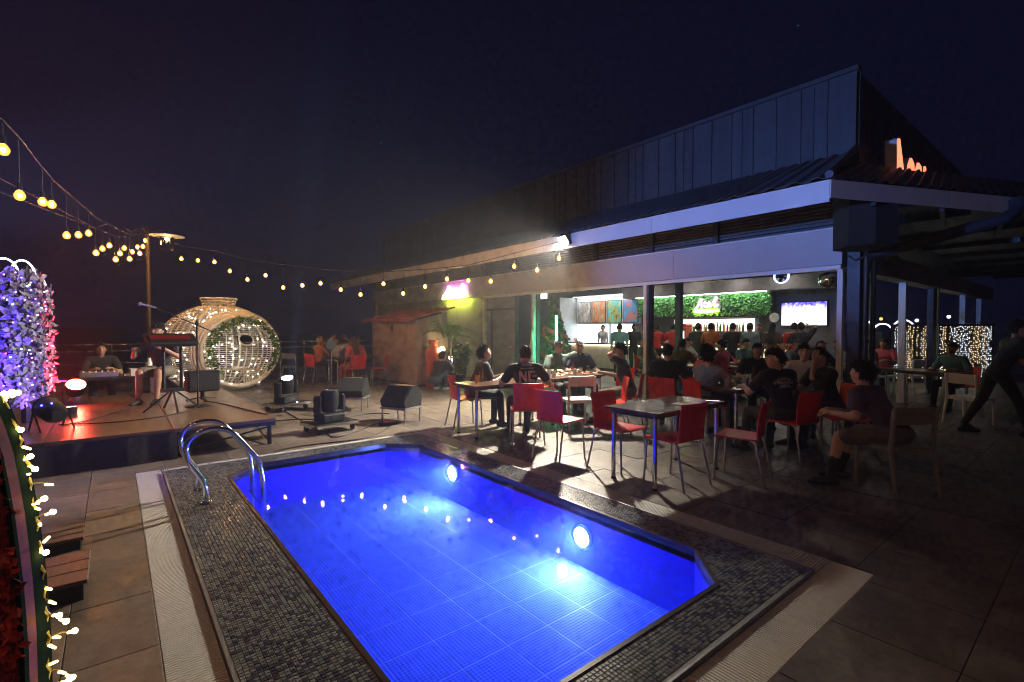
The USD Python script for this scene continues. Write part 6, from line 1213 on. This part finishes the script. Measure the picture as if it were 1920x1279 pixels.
# Christmas tree with red ribbon and a green neon tube
xt = thing('christmas_tree', 'dark christmas tree with a broad red ribbon behind the front post', 'christmas tree', (10.05, 10.45, 0)); rng = np.random.default_rng(3)
MB().cyl((0, 0, 0), (0, 0, 2.3), .05, .01, 8).build('trunk', 'bark', xt); q = MB()
for _ in range(2600): z = 2.45-2.2*rng.uniform(0, 1)**.6; R = (2.5-z)*.31*(.7+.4*rng.uniform()); a = rng.uniform(0, 2*PI); leaf_mesh(rng, q, (R*math.cos(a), R*math.sin(a), z), (math.cos(a), math.sin(a), .5)+rng.normal(size=3)*.4, .12)
q.build('needles', 'leaf', xt, kind='stuff')
g = np.linspace(0, 1, 120); P = np.array([[((2.52-z)*.32)*math.cos(a), ((2.52-z)*.32)*math.sin(a), z] for z, a in zip(2.42-2.0*g, 2+g*17)]); MB().slab(np.stack([P+(0, 0, .06), P-(0, 0, .06)], 1), np.stack([P*(1.03, 1.03, 1)+(0, 0, .06), P*(1.03, 1.03, 1)-(0, 0, .06)], 1)).build('ribbon', 'ribbon_red', xt)
for k in range(34): z = .4+1.9*((k*.618) % 1); a = k*2.4; R = (2.5-z)*.33; MB().sph((R*math.cos(a), R*math.sin(a), z), .045, 1).build('ornament', ('ribbon_red', 'gold', 'red_plastic')[k % 3], xt, smooth=True)
MB().sph((0, 0, 2.46), .06, 1, (1, 1, 1.5)).build('tree_top', 'ribbon_red', xt)
nt = thing('neon_tube', 'bright green neon tube standing in front of the christmas tree', 'neon tube', (9.18, 9.45, 0)); MB().tube([(0, .02, .45), (0, .0, 1.0), (.0, .02, 1.9)], .024, 8).build('tube', 'neon_green', nt); MB().lathe([(0, 0), (.12, 0), (.12, .03), (.03, .05), (.02, .45), (0, .45)], n=14).build('foot', 'black_metal', nt)
wf = thing('white_drape', 'white drape gathered at the front post', 'drape', (8.80, 10.02, 0)); MB().lathe([(.0, .1), (.10, .1), (.13, .5), (.09, .9), (.05, 1.2), (.03, 1.5), (0, 1.55)], n=12).build('cloth', 'white_cloth', wf, smooth=True)
sgn = thing('lit_sign', 'small white lit sign behind the tree top', 'sign', (11.0, 11.9, 2.62)); MB().rbox((0, 0, 0), (.05, .34, .20), .01).build('box', 'white_frame', sgn); MB().box((-.027, 0, 0), (.004, .30, .16)).build('face', em('sgn_w', (1, .95, 1), 3), sgn)
# blue ringed fan and mirror ball under the ceiling
fn = thing('ceiling_fan', 'round fan with a blue glowing ring under the ceiling', 'fan', (10.6, 4.35, 2.62)); Rf = np.array([[0, 0, -1], [0, 1, 0], [1, 0, 0.0]]); MB().lathe([(.13, 0), (.15, .01), (.15, .06), (.13, .06), (.13, 0)], n=26, R=Rf).build('ring', em('fan_ring', (.25, .35, 1), 5), fn); MB().lathe([(0, .01), (.05, .01), (.05, .05), (0, .06)], n=14, R=Rf).build('hub', 'black_plastic', fn)
for k in range(5): a = k*2*PI/5; MB().bar((0, .04*math.cos(a), .04*math.sin(a)), (-.02, .125*math.cos(a), .125*math.sin(a)), .05, .006, up=(1, 0, .3)).build('blade', 'black_plastic', fn)
MB().cyl((.05, 0, 0), (.05, 0, .70), .012).build('rod', 'black_metal', fn)
mb_ = thing('mirror_ball', 'mirrored ball hanging beside the corner column', 'mirror ball', (9.45, 3.15, 2.38)); MB().sph((0, 0, 0), .135, 3).build('ball', pm('mirror', (.85, .87, .9), .08, 1.0, var=.03), mb_); MB().cyl((0, 0, .13), (0, 0, .95), .008).build('rod', 'black_metal', mb_)
# ------------------------------------------------ light curtain, lit arches and boards at the right
a_, b_ = np.array([17.3, 4.05, 0]), np.array([19.5, 2.25, 0]); d_ = (b_-a_)/np.linalg.norm(b_-a_); nn = np.array([-d_[1], d_[0], 0]); nn = nn if nn@(-a_) > 0 else -nn
lc = thing('light_curtain', 'shimmering curtain of hanging fairy lights at the right', 'light curtain'); Rl = np.stack([d_, np.cross((0, 0, 1), d_), (0, 0, 1)], 1); L_ = np.linalg.norm(b_-a_)
MB().box((a_+b_)/2-nn*.06+(0, 0, .85), (L_+.1, .03, 1.62), R=Rl).build('backing', 'black_cloth', lc); MB().box((a_+b_)/2+(0, 0, 1.66), (L_+.1, .04, .04), R=Rl).build('top_rail', 'black_metal', lc)
rng = np.random.default_rng(14)
for k in range(46):
    w_, c_, p0 = MB(), MB(), a_+d_*L_*(k+.5)/46; warm = rng.random() < .4
    if rng.random() < .12: continue
    s_ = MB().cyl(p0+(0, 0, .10), p0+(0, 0, 1.65), .003, n=4).build('strand', 'black_plastic', lc)
    q = MB()
    for z in np.arange(.15, 1.64, .058): 
        if rng.random() < .75: q.sph(p0+d_*rng.normal()*.012+nn*.01+(0, 0, z+rng.normal()*.012), .0125, 0)
    q.build('lights', 'curtain_warm' if warm else 'curtain_cool', s_, kind='stuff')
for (px, py, r_, d__, lb) in ((1655, 626, 19, 16.5, 'left white glowing arch outline far right behind the columns'), (1694, 622, 22, 16.0, 'right white glowing arch outline beside the light curtain')):
    c_ = at_depth(px, py, d__); rr = r_/FOC*d__; t = thing('lit_arch', lb, 'arch', c_*(1, 1, 0)); MB().tube([_r*rr*math.cos(a)+(0, 0, c_[2]+rr*math.sin(a)) for a in np.linspace(.2, PI-.2, 18)], .022, 6).build('light_tube', 'rope_white', t)
    for s in (-1, 1): MB().cyl(_r*s*rr*.98, _r*s*rr*.98+np.array([0, 0, c_[2]+rr*.2]), .018, n=8).build('post', 'black_metal', t)
t = thing('pale_board', 'pale blank board standing below the left lit arch', 'board', at_depth(1632, 617, 15.5)*(1, 1, 0), -39); MB().rbox((0, 0, 1.15), (.75, .04, .62), .01).build('panel', 'white_frame', t)
for s in (-.3, .3): MB().box((s, 0, .42), (.04, .04, .84)).build('leg', 'steel', t)
for k, (px, py, d__) in enumerate(((1719, 601, 13), (1779, 594, 13), (1652, 598, 14), (1632, 604, 14))): t = thing('hanging_lamp', ('first', 'second', 'third', 'fourth')[k]+' small hanging lamp above the light curtain and arches, counted '+('left of the dark column', 'right of the dark column', 'over the left arch', 'from the corner column')[k], 'lamp', at_depth(px, py, d__)); MB().sph((0, 0, 0), .045, 1).build('globe', 'tiny_white' if k != 2 else 'tiny_amber', t); MB().cyl((0, 0, .04), (0, 0, .6), .005, n=5).build('cord', 'rubber', t)
# planets
# ------------------------------------------------ faint night haze that carries the glow of the lamps
usdkit.material(stage, '/World/Looks/haze', {'v': ('principled_volume', dict(color=(0.9, 0.92, 1.0), density=0.0026, anisotropy=0.35))}, [], volume='v.volume')
MB().box((0, 0, -3.0), (3100, 3100, 24.4)).build('haze', UsdShade.Material.Get(stage, '/World/Looks/haze'), kind='stuff')
